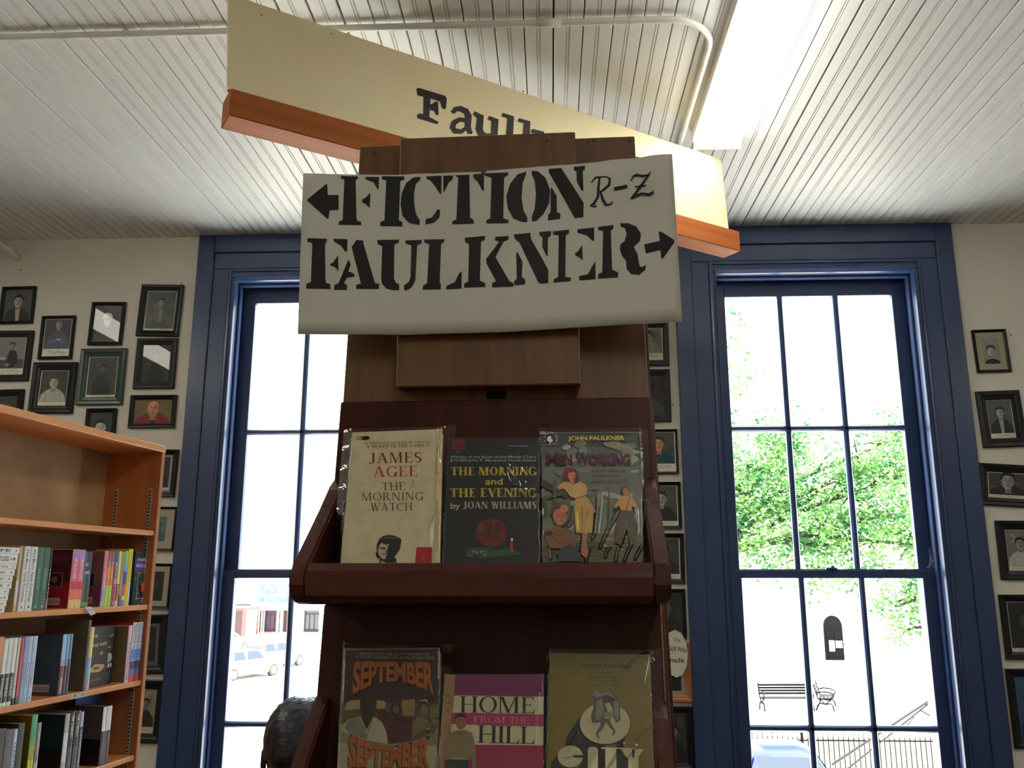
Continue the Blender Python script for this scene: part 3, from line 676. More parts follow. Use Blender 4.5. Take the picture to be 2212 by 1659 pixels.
c.poly([(975,1385),(990,1378),(1135,1380),(1142,1390),(1135,1545),(962,1545)], (176, 26, 38)); c.stroke([(1050,1460),(1045,1490),(1060,1500),(1040,1520),(1080,1530)], 4, (210, 120, 120)); c.stroke([(1030,1500),(1075,1485)], 3, (210, 120, 120))
c.stroke([(375,724),(440,706)], 3, (120, 108, 84)); c.stroke([(540,680),(545,700),(525,745)], 3, (130, 118, 94)); c.stroke([(930,670),(950,690),(940,730),(905,770)], [3,10,8,3], (150, 136, 108))
c.poly([(1190,130),(1250,130),(1225,1540),(1165,1540)], (188, 170, 128))
b.finish()
b.sleeve([([(285,250),(265,520),(285,530),(245,560),(240,680),(285,690)], .0012, .0011), ([(1235,150),(1210,300),(1195,590)], .0012, .0012), ([(1210,680),(1170,850)], .0011, .0012), ([(1210,1000),(1130,1150),(1120,1340)], .0013, .0012), ([(1095,622),(1190,690)], .0008, .001), ([(205,900),(175,1200)], .001, .0008)],
         .012, .0145, .0035, 3, (.004, .006), sc=4.879, ox=700, oy=900)
# --- The Morning and the Evening
b = Paperback(0, (970, 948), (1164, 948), 957, 1166, .011, 'dark navy paperback with yellow serif title and red moon, middle of the upper trough', (24, 28, 36), (40, 44, 50))
c = b.canvas(4.608, 940, 900)
c.rect(168, 225, 297, 328, (120, 26, 34)); c.text('DELL', (190,306), (270,306), 40, (60, 12, 18), bold=.02); c.text('5845', (210,354), (258,354), 16, (120, 120, 118))
c.text('Now complete', (735,298), (930,300), 17, (190, 190, 186))
c.text('Winner of the Book-of-the-Month Club’s', (152,412), (1000,412), 25, (180, 178, 170), bold=.01); c.text('$10,000 John P. Marquand Novel Award', (152,446), (1002,446), 25, (180, 178, 170), bold=.01)
Yl = (196, 176, 70)
c.text('THE MORNING', (155,586), (1003,584), 84, Yl, 'serif', t=.24, h=.07, gap=.09); c.text('and', (500,676), (672,676), 62, Yl, bold=.025); c.text('THE EVENING', (148,802), (1003,800), 88, Yl, 'serif', t=.24, h=.07, gap=.09)
c.text('by', (155,916), (250,916), 56, (188, 184, 172), bold=.02); c.text('JOAN WILLIAMS', (282,916), (1008,918), 70, (188, 184, 172), 'serif', t=.22, h=.06)
c.ell(562, 1155, 156, 144, (104, 30, 22), 32)
for x, y, rx, ry, co in [(600,1060,70,30,(130,36,24)),(480,1140,38,90,(96,40,28)),(540,1150,26,100,(70,18,16)),(620,1130,30,80,(84,22,18)),(560,1240,90,28,(118,30,20)),(450,1100,30,40,(120,60,34)),(660,1170,24,50,(120,34,24))]: c.ell(x, y, rx, ry, co, 14, 8)
c.poly([(290,1325),(400,1300),(560,1310),(640,1330),(740,1310),(830,1345),(868,1380),(700,1390),(420,1412),(470,1380),(330,1365)], (26, 78, 44)); c.poly([(470,1380),(640,1335),(750,1325),(860,1378),(600,1395),(430,1414)], (34, 96, 52))
for i in range(60): x = 315+random.random()*200; y = 1335+random.random()*60; c.rect(x, y, x+random.uniform(4, 12), y+random.uniform(3, 7), random.choice([(180,186,180),(90,100,96),(220,220,214)]))
c.poly([(742,1320),(752,1250),(766,1240),(778,1262),(776,1330)], (150, 34, 26)); c.ell(766, 1232, 11, 14, (214, 190, 120)); c.rect(756, 1328, 762, 1350, (170, 120, 90)); c.rect(768, 1328, 774, 1350, (170, 120, 90))
b.finish()
b.sleeve([([(800,525),(775,560),(800,620),(850,690),(820,725),(900,722),(985,728)], .0026, .0050), ([(740,770),(820,860),(870,890),(880,830),(960,810)], .0010, .0011), ([(1015,800),(970,900),(890,925)], .001, .001), ([(700,430),(760,480)], .0008, .002)],
         .002, .003, .0015, 5, sc=4.608, ox=940, oy=900, facets=[(800, 550, 815, 620, .0035), (815, 620, 930, 710, .004), (880, 860, 960, 900, .002)])
# --- Men Working
b = Paperback(0, (1169, 934), (1384, 933), 1173, 1390, .012, 'grey paperback with a painted woman in a yellow dress, rightmost on the upper trough', (124, 126, 116), (104, 104, 96))
c = b.canvas(4.608, 940, 900)
SK = (150, 158, 160)
c.poly([(1050,160),(2035,160),(2050,300),(1052,300)], (78, 84, 88)); c.poly([(1052,300),(2040,300),(2050,420),(1055,420)], (100, 106, 106))
for i in range(46):
    x = random.uniform(1080, 2000); y = random.uniform(270, 900); c.ell(x, y, random.uniform(40, 120), random.uniform(14, 40), random.choice([(136,138,128),(116,120,114),(148,146,130),(106,114,112),(126,124,110)]), 12, random.uniform(-20, 20))
c.ell(1820, 300, 150, 34, (130, 122, 104), 16, 10); c.ell(1900, 350, 80, 30, (120, 112, 96), 14, 25)
c.poly([(1060,1190),(1400,1160),(2070,1180),(2078,1455),(1072,1455)], (92, 84, 56)); c.poly([(1072,1300),(1500,1250),(2070,1260),(2076,1455),(1072,1455)], (66, 62, 44))
for i in range(30): c.ell(random.uniform(1100, 2050), random.uniform(1190, 1440), random.uniform(20, 90), random.uniform(6, 18), random.choice([(112,98,58),(54,56,44),(84,80,60),(130,110,62)]), 10)
c.text('JOHN FAULKNER', (1325,247), (1884,242), 40, (206, 176, 60), bold=.03)
P = (70, 26, 54)
c.text('M', (1105,488), (1228,488), 120, P, bold=.02); c.text('EN', (1232,486), (1365,486), 96, P, bold=.05); c.text('W', (1405,486), (1532,486), 120, P, bold=.02); c.text('ORKING', (1530,486), (1945,482), 98, P, bold=.05)
for i, t in enumerate(['A BLUNT NOVEL OF', 'THE DEEP SOUTH', 'IN THE STRICKEN 30’s']): c.text(t, (1560, 564+51*i), ([1893, 1846, 1932][i], 562+51*i), 24, (34, 30, 24))
# publisher's cockerel roundel
c.rect(1055, 160, 1100, 186, (176, 176, 166)); c.text('823', (1060,182), (1095,182), 18, (50,50,50))
for i, ch in enumerate('A BANTAM BOOK'):
    a = math.radians(200 - i*18.5 + 0); cx, cy = 1150+56*math.cos(a), 232-56*math.sin(a)*1.0; t = (math.sin(a), math.cos(a))
    if ch != ' ': c.text(ch, (cx-6*t[0], cy-6*t[1]), (cx+7*t[0], cy+7*t[1]), 16, (196, 198, 190), bold=.02)
c.poly([(1118,228),(1130,208),(1150,206),(1160,220),(1150,232),(1172,244),(1165,262),(1148,268),(1150,290),(1142,290),(1138,268),(1124,252),(1112,250),(1118,238)], (206, 208, 200))
c.text('Every Book Complete', (1065,298), (1235,285), 12, (180, 180, 172))
# crossed timbers
c.stroke([(1065,670),(1320,800)], 60, (60, 56, 48)); c.stroke([(1068,830),(1290,770)], 34, (74, 68, 58)); c.stroke([(1190,640),(1192,880)], 22, (84, 78, 66)); c.stroke([(1095,800),(1100,1000)], 26, (70, 66, 58)); c.stroke([(1735,690),(1728,1150)], 12, (86, 84, 76))
# woman
c.poly([(1300,690),(1230,690),(1208,722),(1240,740),(1300,720)], (170, 116, 78))
c.ell(1345, 590, 70, 72, (98, 34, 28), 18); c.ell(1305, 640, 34, 40, (92, 30, 26)); c.ell(1400, 628, 28, 36, (98, 34, 28)); c.ell(1360, 600, 36, 50, (184, 122, 92), 16, 8); c.ell(1335, 545, 50, 26, (116, 42, 32), 14)
c.ell(1346, 598, 6, 4, (50, 30, 26)); c.ell(1378, 600, 6, 4, (50, 30, 26)); c.ell(1366, 632, 11, 4, (150, 40, 36)); c.poly([(1340,640),(1385,645),(1390,680),(1345,680)], (176, 116, 86))
c.poly([(1290,660),(1340,668),(1375,690),(1440,660),(1500,690),(1515,730),(1500,790),(1480,800),(1395,825),(1340,800),(1300,740),(1262,720),(1240,690)], (176, 144, 86))
c.poly([(1480,800),(1530,840),(1570,900),(1600,960),(1585,970),(1530,900),(1490,850)], (168, 112, 72)); c.poly([(1395,825),(1490,795),(1545,860),(1575,960),(1570,1080),(1560,1170),(1500,1175),(1440,1170),(1405,1170),(1390,1040),(1385,930)], (166, 134, 78))
c.poly([(1450,900),(1475,920),(1470,1165),(1450,1165)], (150, 112, 56)); c.poly([(1405,950),(1425,960),(1430,1150),(1410,1150)], (214, 178, 104)); c.stroke([(1340,812),(1400,830),(1495,800)], 10, (110, 66, 46))
c.poly([(1460,1172),(1520,1174),(1505,1260),(1530,1380),(1510,1425),(1450,1380),(1475,1270)], (150, 92, 60))
# foreground face
c.ell(1215, 960, 62, 68, (78, 54, 34), 16); c.ell(1240, 1010, 66, 84, (158, 96, 70), 18, -8); c.ell(1285, 930, 40, 42, (168, 112, 66), 12); c.ell(1225, 1002, 8, 5, (50, 30, 24)); c.ell(1278, 1000, 8, 5, (50, 30, 24)); c.ell(1265, 1052, 14, 5, (120, 40, 36))
c.poly([(1090,1200),(1150,1120),(1210,1100),(1330,1130),(1385,1190),(1400,1300),(1300,1330),(1140,1320)], (110, 72, 44)); c.ell(1130, 1175, 46, 26, (60, 40, 34)); c.poly([(1250,1330),(1330,1280),(1420,1320),(1460,1455),(1220,1455)], (40, 46, 44))
# man
c.ell(1892, 735, 38, 28, (56, 42, 32), 14); c.ell(1895, 762, 30, 40, (160, 108, 74), 14); c.poly([(1860,800),(1920,800),(1985,850),(2010,910),(1990,930),(1960,900),(1960,960),(1850,950),(1830,900),(1795,930),(1770,940),(1790,900),(1830,830)], (170, 128, 72))
c.stroke([(1935,810),(1900,950)], 8, (90, 66, 44)); c.poly([(1845,945),(1965,955),(2000,1090),(1985,1290),(1940,1290),(1900,1100),(1850,1290),(1790,1270),(1810,1050)], (74, 62, 48)); c.ell(1788, 930, 22, 10, (60, 44, 36)); c.ell(2000, 920, 20, 12, (150, 100, 68))
b.finish()
CR = [[(1385,900),(1365,1030),(1280,1110)], [(1630,770),(1625,880),(1590,1180),(1555,1225)], [(1525,940),(1490,1080),(1455,1340)], [(1890,790),(1820,960),(1720,1130),(1640,1310)], [(1945,890),(1910,1080),(1870,1210),(1845,1290)], [(1980,920),(1990,1120),(1950,1280),(1880,1440)], [(1535,1310),(1500,1450)], [(2060,1290),(1990,1420)], [(1740,1300),(1700,1350),(1695,1400)], [(1820,1330),(1795,1440)], [(1240,1000),(1250,1090),(1290,1110),(1350,1070)], [(1200,1280),(1140,1320),(1150,1420)], [(1230,1400),(1310,1450)], [(1180,1150),(1170,1220),(1260,1280),(1360,1260),(1370,1180),(1310,1140)], [(1345,730),(1335,745)], [(1400,740),(1415,770)]]
b.sleeve([(p, .0024, .0018) for p in CR] + [([(1090,165),(1700,150),(2040,160)], .001, .0012), ([(2035,160),(2050,400),(2060,700)], .001, .001)], .0025, .0085, .0045, 9, (.001, .0), amp=1.4, sc=4.608, ox=940, oy=900, facets=[(1820, 1340, 1800, 1400, .002), (1340, 1070, 1290, 1110, .0018), (1860, 1180, 1845, 1280, .0018)])
# --- September September
b = Paperback(1, (744, 1400), (950, 1401), 732, 944, .02, 'brown paperback with arched orange title and people in a car, leftmost on the lower trough', (66, 36, 32), (150, 146, 122))
c = b.canvas(5.739, 700, 1370)
c.poly([(240,170),(1440,165),(1395,1659),(170,1659)], (120, 116, 92)); c.poly([(268,205),(1420,190),(1435,860),(240,860)], (58, 30, 30)); c.poly([(215,850),(1430,850),(1420,1100),(195,1110)], (84, 66, 44)); c.poly([(195,1110),(1415,1100),(1400,1420),(180,1370)], (120, 116, 84)); c.poly([(178,1350),(1400,1380),(1390,1659),(165,1659)], (156, 148, 118))
c.text('SUMMER OF ’57. THE SOUTH WAS RIPE FOR', (440,258), (1305,268), 36, (150, 140, 132)); c.text('A VIOLENT CHANGE, AND AN INEVITABLE CRIME.', (390,300), (1380,312), 36, (150, 140, 132))
c.poly([(370,760),(600,640),(880,590),(1150,640),(1340,780),(1345,860),(1180,830),(960,800),(640,800),(380,850)], (44, 22, 26))
c.poly([(255,930),(285,850),(330,820),(445,810),(445,925),(260,945)], (150, 132, 84)); c.poly([(640,820),(740,825),(770,850),(755,925),(640,930)], (150, 130, 78)); c.poly([(965,825),(1125,800),(1125,1020),(980,1005)], (140, 112, 60)); c.poly([(1190,815),(1280,805),(1290,860),(1190,870)], (150, 136, 84)); c.poly([(1310,890),(1420,890),(1410,1150),(1320,1030)], (104, 96, 52))
c.poly([(640,930),(760,925),(780,1060),(1110,1030),(1100,1150),(1080,1330),(800,1360),(700,1100)], (78, 28, 28))
c.poly([(445,820),(500,775),(600,770),(655,830),(645,920),(625,1010),(600,1080),(520,1190),(470,1020),(455,910)], (44, 24, 24)); c.ell(560, 950, 78, 110, (52, 28, 24), 20)
c.poly([(215,1150),(300,1060),(450,1020),(530,1190),(610,1020),(720,1090),(770,1200),(800,1370),(520,1310),(300,1240),(210,1200)], (160, 156, 126)); c.poly([(300,1070),(440,1030),(500,1150),(530,1300),(320,1240),(260,1160)], (116, 114, 94)); c.stroke([(610,1040),(540,1230),(520,1300)], 8, (70, 60, 44))
c.ell(890, 940, 74, 90, (40, 20, 22), 16); c.ell(895, 935, 40, 56, (112, 62, 42), 14); c.ell(780, 1010, 46, 50, (52, 28, 28), 12); c.poly([(820,1060),(960,1010),(1060,1060),(1090,1110),(820,1090)], (54, 26, 28))
c.ell(1235, 900, 66, 70, (46, 30, 22), 16); c.ell(1240, 940, 52, 72, (122, 92, 60), 16); c.poly([(1100,1100),(1180,1010),(1280,1040),(1400,1060),(1390,1200),(1260,1260),(1090,1330)], (92, 76, 48))
for i in range(24): c.ell(random.uniform(1250, 1410), random.uniform(1030, 1300), random.uniform(8, 24), random.uniform(6, 16), random.choice([(60,50,30),(130,120,80),(40,34,26)]), 8)
O = (124, 68, 28)
def arch(u, y):        # straight top, arched foot
    bot = 590 + 170*(2*u-1)**2*(1.0); top = 352 + 12*u; X = (372+988*u) - (1-y)*18*(1-2*u)
    yy = bot + (top-bot)*max(0, y); return X, yy
for (dx, dy, co) in ((10, 8, (28, 14, 12)), (0, 0, O)): c.text('SEPTEMBER', (0, 0), (1, 0), 1, co, bold=.045, warp=lambda u, y: (arch(u, y)[0]+dx, arch(u, y)[1]+dy))
def arch2(u, y):
    top = 1390 - 140*(2*u-1)**2; bot = 1650; X = 320+1000*u - 14*(1-y); return X, bot + (top-bot)*max(0, y)
c.stroke([(330,1250),(520,1350),(820,1400),(1080,1360),(1320,1270)], 16, (28, 14, 12))
for (dx, dy, co) in ((-12, 6, (28, 14, 12)), (0, 0, O)): c.text('SEPTEMBER', (0, 0), (1, 0), 1, co, bold=.045, warp=lambda u, y: (arch2(u, y)[0]+dx, arch2(u, y)[1]+dy))
b.finish()
b.sleeve([([(260,180),(900,215),(1430,175)], .0012, .0012), ([(245,300),(225,700)], .001, .001), ([(1440,200),(1440,760)], .001, .001), ([(870,270),(1050,290)], .001, .001)], .0025, .012, .003, 12, (.004, .004), sc=5.739, ox=700, oy=1370)
# --- Home from the Hill
b = Paperback(1, (961, 1457), (1173, 1457), 949, 1173, .014, 'magenta and white paperback with black serif title and standing man, middle of the lower trough', (150, 30, 80), (150, 120, 78))
c = b.canvas(5.739, 700, 1370); Ax = lambda x: (x/5.267+1060-700)*5.739; Ay = lambda y: y/5.267*5.739
def G(x, y): return (Ax(x), Ay(y))
c.poly([(1515,500),(1635,500),(1570,1110),(1480,1659),(1400,1659),(1460,1000)], (150, 120, 80))
c.poly([(1628,500), G(602,465), G(600,710), (1612,752)], (116, 24, 92)); WH = (190, 184, 152)
c.poly([(1612,760), G(600,712), G(600,912), (1592,972)], WH); c.poly([(1592,975), G(600,915), G(600,1045), (1575,1112)], (160, 34, 92)); c.poly([(1575,1115), G(600,1050), G(598,1265), (1560,1368)], WH)
for i in range(4): c.text('The story of the Hunnicutts and their land', (1700, 600+i*36), G(575, 540+i*33), 18, (96, 16, 80))
c.text('HOME', (1686,970), G(500,900), 200, (24, 22, 18), 'serif', t=.14, gap=.07); c.text('FROM THE', (1858,1098), G(440,1020), 82, (214, 150, 150), 'serif', t=.1, gap=.09); c.text('HILL', (1905,1345), G(500,1250), 215, (24, 22, 18), 'serif', t=.14, gap=.04)
for i, t in enumerate(['75¢', 'PERMA', 'M', '4159']): c.text(t, (1508, 690+i*92), (1560, 690+i*92), 30, (60, 46, 30))
c.poly([(1640,1190),(1760,1190),(1840,1230),(1880,1400),(1890,1659),(1840,1659),(1820,1500),(1800,1560),(1500,1560),(1490,1500),(1500,1300),(1550,1230)], (132, 116, 80)); c.stroke([(1690,1215),(1690,1500)], 5, (96, 84, 56)); c.poly([(1640,1190),(1700,1230),(1755,1190),(1720,1250),(1660,1250)], (110, 96, 64))
c.ell(1698, 1085, 68, 100, (140, 100, 66), 20); c.poly([(1625,1080),(1628,1010),(1670,980),(1735,985),(1768,1020),(1765,1085),(1745,1030),(1650,1025)], (40, 30, 22)); c.ell(1672, 1080, 9, 5, (50, 36, 26)); c.ell(1722, 1080, 9, 5, (50, 36, 26)); c.ell(1698, 1138, 20, 5, (110, 60, 44))
c.poly([(1505,1555),(1795,1560),(1790,1659),(1500,1659)], (30, 40, 38)); c.rect(1600, 1532, 1720, 1552, (150, 140, 100))
b.finish()
b.sleeve([([(1700,600),(1705,602)], .0003, .001)] + [([G(575,660), G(540,900), G(515,1290)], .0014, .0009)], .001, .002, .001, 15, sc=5.739, ox=700, oy=1370)
# --- City Life
b = Paperback(1, (1188, 1410), (1404, 1414), 1180, 1413, .016, 'mustard yellow paperback with white disc and CITY lettering, rightmost on the lower trough', (122, 104, 34), (90, 80, 34))
c = b.canvas(5.267, 1060, 1370)
c.text('Donald Barthelme', (1040,372), (1600,384), 46, (70, 58, 20), 'sans', bold=.01)
for i, (t, x0_, x1_) in enumerate([('The most', 1220, 1382), ('agreeable young writer', 1105, 1505), ('writing fiction', 1185, 1425), ('in America today', 1130, 1450)]): c.text(t, (x0_, 448+48*i), (x1_, 450+48*i), 28, (78, 66, 26))
c.poly([(1015,1000),(1020,930),(880,1140),(848,1220),(860,1270),(1000,1300),(1250,1290),(1330,1260),(1500,1250),(1560,1120)], (26, 26, 24)); c.poly([(860,1250),(760,1370),(680,1480),(690,1540),(800,1560),(1000,1500),(1050,1300)], (26, 26, 24)); c.poly([(1430,1260),(1500,1240),(1560,1380),(1560,1540),(1400,1540)], (26, 26, 24)); c.poly([(1040,1290),(1110,1290),(1110,1540),(1000,1540)], (26, 26, 24)); c.poly([(1215,1290),(1300,1290),(1300,1540),(1210,1540)], (26, 26, 24))
c.ell(1304, 1015, 292, 240, (26, 26, 24), 40); c.ell(1302, 1015, 286, 236, (186, 178, 146), 40)
GY = (92, 90, 82); GL = (136, 132, 120)
c.poly([(1165,680),(1200,645),(1240,650),(1300,690),(1290,760),(1330,870),(1290,990),(1210,1010),(1150,1010),(1140,930),(1175,820),(1165,740)], GY); c.ell(1205, 680, 40, 36, GL, 14); c.poly([(1205,760),(1260,740),(1290,870),(1240,980),(1190,960)], GL)
c.poly([(1330,665),(1370,680),(1440,720),(1475,790),(1470,880),(1478,980),(1430,1010),(1400,960),(1385,850),(1350,780),(1320,730)], GY); c.poly([(1400,770),(1450,760),(1462,900),(1440,990),(1410,940)], GL); c.ell(1375, 740, 34, 36, (60, 58, 52), 12); c.ell(1310, 745, 34, 44, (70, 68, 60), 12)
c.stroke([(1235,700),(1290,680),(1335,668),(1400,720)], 26, GL); c.poly([(1290,890),(1370,880),(1410,920),(1380,960),(1310,935),(1260,970)], GL)
c.stroke([(1290,960),(1262,1060),(1215,1120),(1205,1150)], [60,44,30,24], GY); c.stroke([(1205,1140),(1235,1190)], 20, GY); c.stroke([(1330,960),(1340,1010),(1390,1080),(1410,1110)], [56,44,32,24], GY); c.stroke([(1412,1105),(1385,1150)], 20, GY)
CWc = (188, 180, 148)
c.ell(906, 1392, 144, 124, CWc, 30); c.rect(945, 1378, 1052, 1406, (26, 26, 24)); c.poly([(1105,1310),(1130,1284),(1200,1284),(1220,1310),(1220,1540),(1105,1540)], CWc)
c.poly([(1250,1290),(1480,1290),(1735,1310),(1720,1340),(1680,1400),(1680,1540),(1565,1540),(1565,1430),(1480,1310),(1430,1306),(1430,1540),(1305,1540),(1305,1306),(1258,1306)], CWc)
c.rect(1608, 1312, 1636, 1405, (26, 26, 24))
b.finish()
b.sleeve([([(1830,210),(1700,260),(1600,320),(1560,375)], .0011, .0011), ([(1840,1075),(1720,1120),(1630,1220)], .0012, .0012), ([(1840,1100),(1750,1170)], .001, .0011), ([(980,1140),(900,1290),(855,1400),(920,1380),(975,1330)], .0013, .001), ([(1090,1160),(1040,1240)], .001, .0011), ([(1500,1260),(1340,1520)], .0013, .001), ([(1640,1290),(1545,1395)], .0014, .0016), ([(1800,280),(1740,560)], .001, .004), ([(1560,380),(1500,420)], .0008, .001)],
         .003, .0115, .004, 21, (0, .003), amp=1.3, sc=5.267, ox=1060, oy=1370, facets=[(860, 1380, 880, 1420, .0025), (1640, 1300, 1560, 1390, .002), (1700, 260, 1590, 350, .0018)])
# ================================================================= FRAMED PORTRAITS ON THE WINDOW WALL
m_fblk = mat('black_frame_lacquer', (13, 13, 15), .38, (19, 19, 22), (30, 30, 30), spec=.3)
m_fgrn = mat('green_frame_paint', (22, 52, 44), .35); m_fgry = mat('charcoal_frame', (30, 31, 36), .45, spec=.3); m_foak = woodmat('oak_frame', (150, 86, 44), (172, 104, 58), .4)
m_photo = printmat('photo_print', .6, 0, .14, 1.7)
m_fglass = filmmat('picture_glass', (1, 1, 1), .7, .004)
def head(c, cx, cy, r, skin, hair, long=False, bald=False, tilt=0, beard=None):
    """a small printed face: cx, cy centre, r half width, y up"""
    if not bald:
        c.ell(cx, cy+r*.35, r*1.12, r*1.18, hair, 16, tilt)
        if long: c.poly([(cx-r*1.1, cy+r*.5), (cx-r*1.5, cy-r*1.6), (cx-r*.5, cy-r*1.9), (cx+r*.6, cy-r*1.8), (cx+r*1.45, cy-r*1.3), (cx+r*1.1, cy+r*.5)], hair)
    c.poly([(cx-r*.42, cy-r*.8), (cx+r*.42, cy-r*.8), (cx+r*.5, cy-r*1.8), (cx-r*.5, cy-r*1.8)], tuple(int(v*.75) for v in skin))
    c.ell(cx, cy, r*.86, r*1.22, skin, 18, tilt); c.ell(cx-r*.88, cy, r*.14, r*.28, tuple(int(v*.8) for v in skin), 8); c.ell(cx+r*.88, cy, r*.14, r*.28, tuple(int(v*.7) for v in skin), 8)
    c.ell(cx+r*.4, cy-r*.1, r*.42, r*.9, tuple(int(v*.84) for v in skin), 12, tilt)
    if beard: c.poly([(cx-r*.75, cy-r*.3), (cx-r*.3, cy-r*.4), (cx+r*.3, cy-r*.4), (cx+r*.78, cy-r*.3), (cx+r*.5, cy-r*1.15), (cx, cy-r*1.4), (cx-r*.5, cy-r*1.15)], beard)
    dk = tuple(int(v*.35) for v in skin)
    for sx in (-1, 1):
        c.ell(cx+sx*r*.36, cy+r*.16, r*.15, r*.07, dk, 8); c.poly([(cx+sx*r*.18, cy+r*.36), (cx+sx*r*.58, cy+r*.38), (cx+sx*r*.56, cy+r*.46), (cx+sx*r*.2, cy+r*.46)], dk)
    c.poly([(cx-r*.06, cy+r*.1), (cx+r*.08, cy+r*.1), (cx+r*.16, cy-r*.28), (cx-r*.12, cy-r*.28)], tuple(int(v*.72) for v in skin)); c.ell(cx, cy-r*.62, r*.28, r*.08, dk, 8)
    if not bald: c.poly([(cx-r*.92, cy+r*.25), (cx-r*.75, cy+r*1.15), (cx, cy+r*1.4), (cx+r*.75, cy+r*1.15), (cx+r*.92, cy+r*.25), (cx+r*.6, cy+r*.75), (cx-r*.2, cy+r*.92), (cx-r*.65, cy+r*.7)], hair)
def shoulders(c, w, h, cx, top, coat, shirt=None, wd=.46):
    c.poly([(cx-w*wd, 0), (cx-w*wd*.92, top*.55), (cx-w*wd*.55, top*.85), (cx-w*.1, top), (cx+w*.1, top), (cx+w*wd*.55, top*.85), (cx+w*wd*.92, top*.5), (cx+w*wd, 0)], coat)
    if shirt: c.poly([(cx-w*.09, top), (cx+w*.1, top), (cx+w*.07, 0), (cx-w*.03, 0)], shirt)
    c.stroke([(cx-w*wd*.6, 0), (cx-w*wd*.5, top*.5)], w*.012, tuple(int(v*.7) for v in coat)); c.stroke([(cx+w*wd*.6, 0), (cx+w*wd*.5, top*.5)], w*.012, tuple(int(v*.7) for v in coat))
def squiggle(c, x0, y0, L, a, col, seed):
    r = random.Random(seed); p = [(x0 + L*i/14 + r.uniform(-.3, .3)*L/14, y0 + r.uniform(-a, a)) for i in range(15)]; c.stroke(p, a*.22, col)
PORT = []
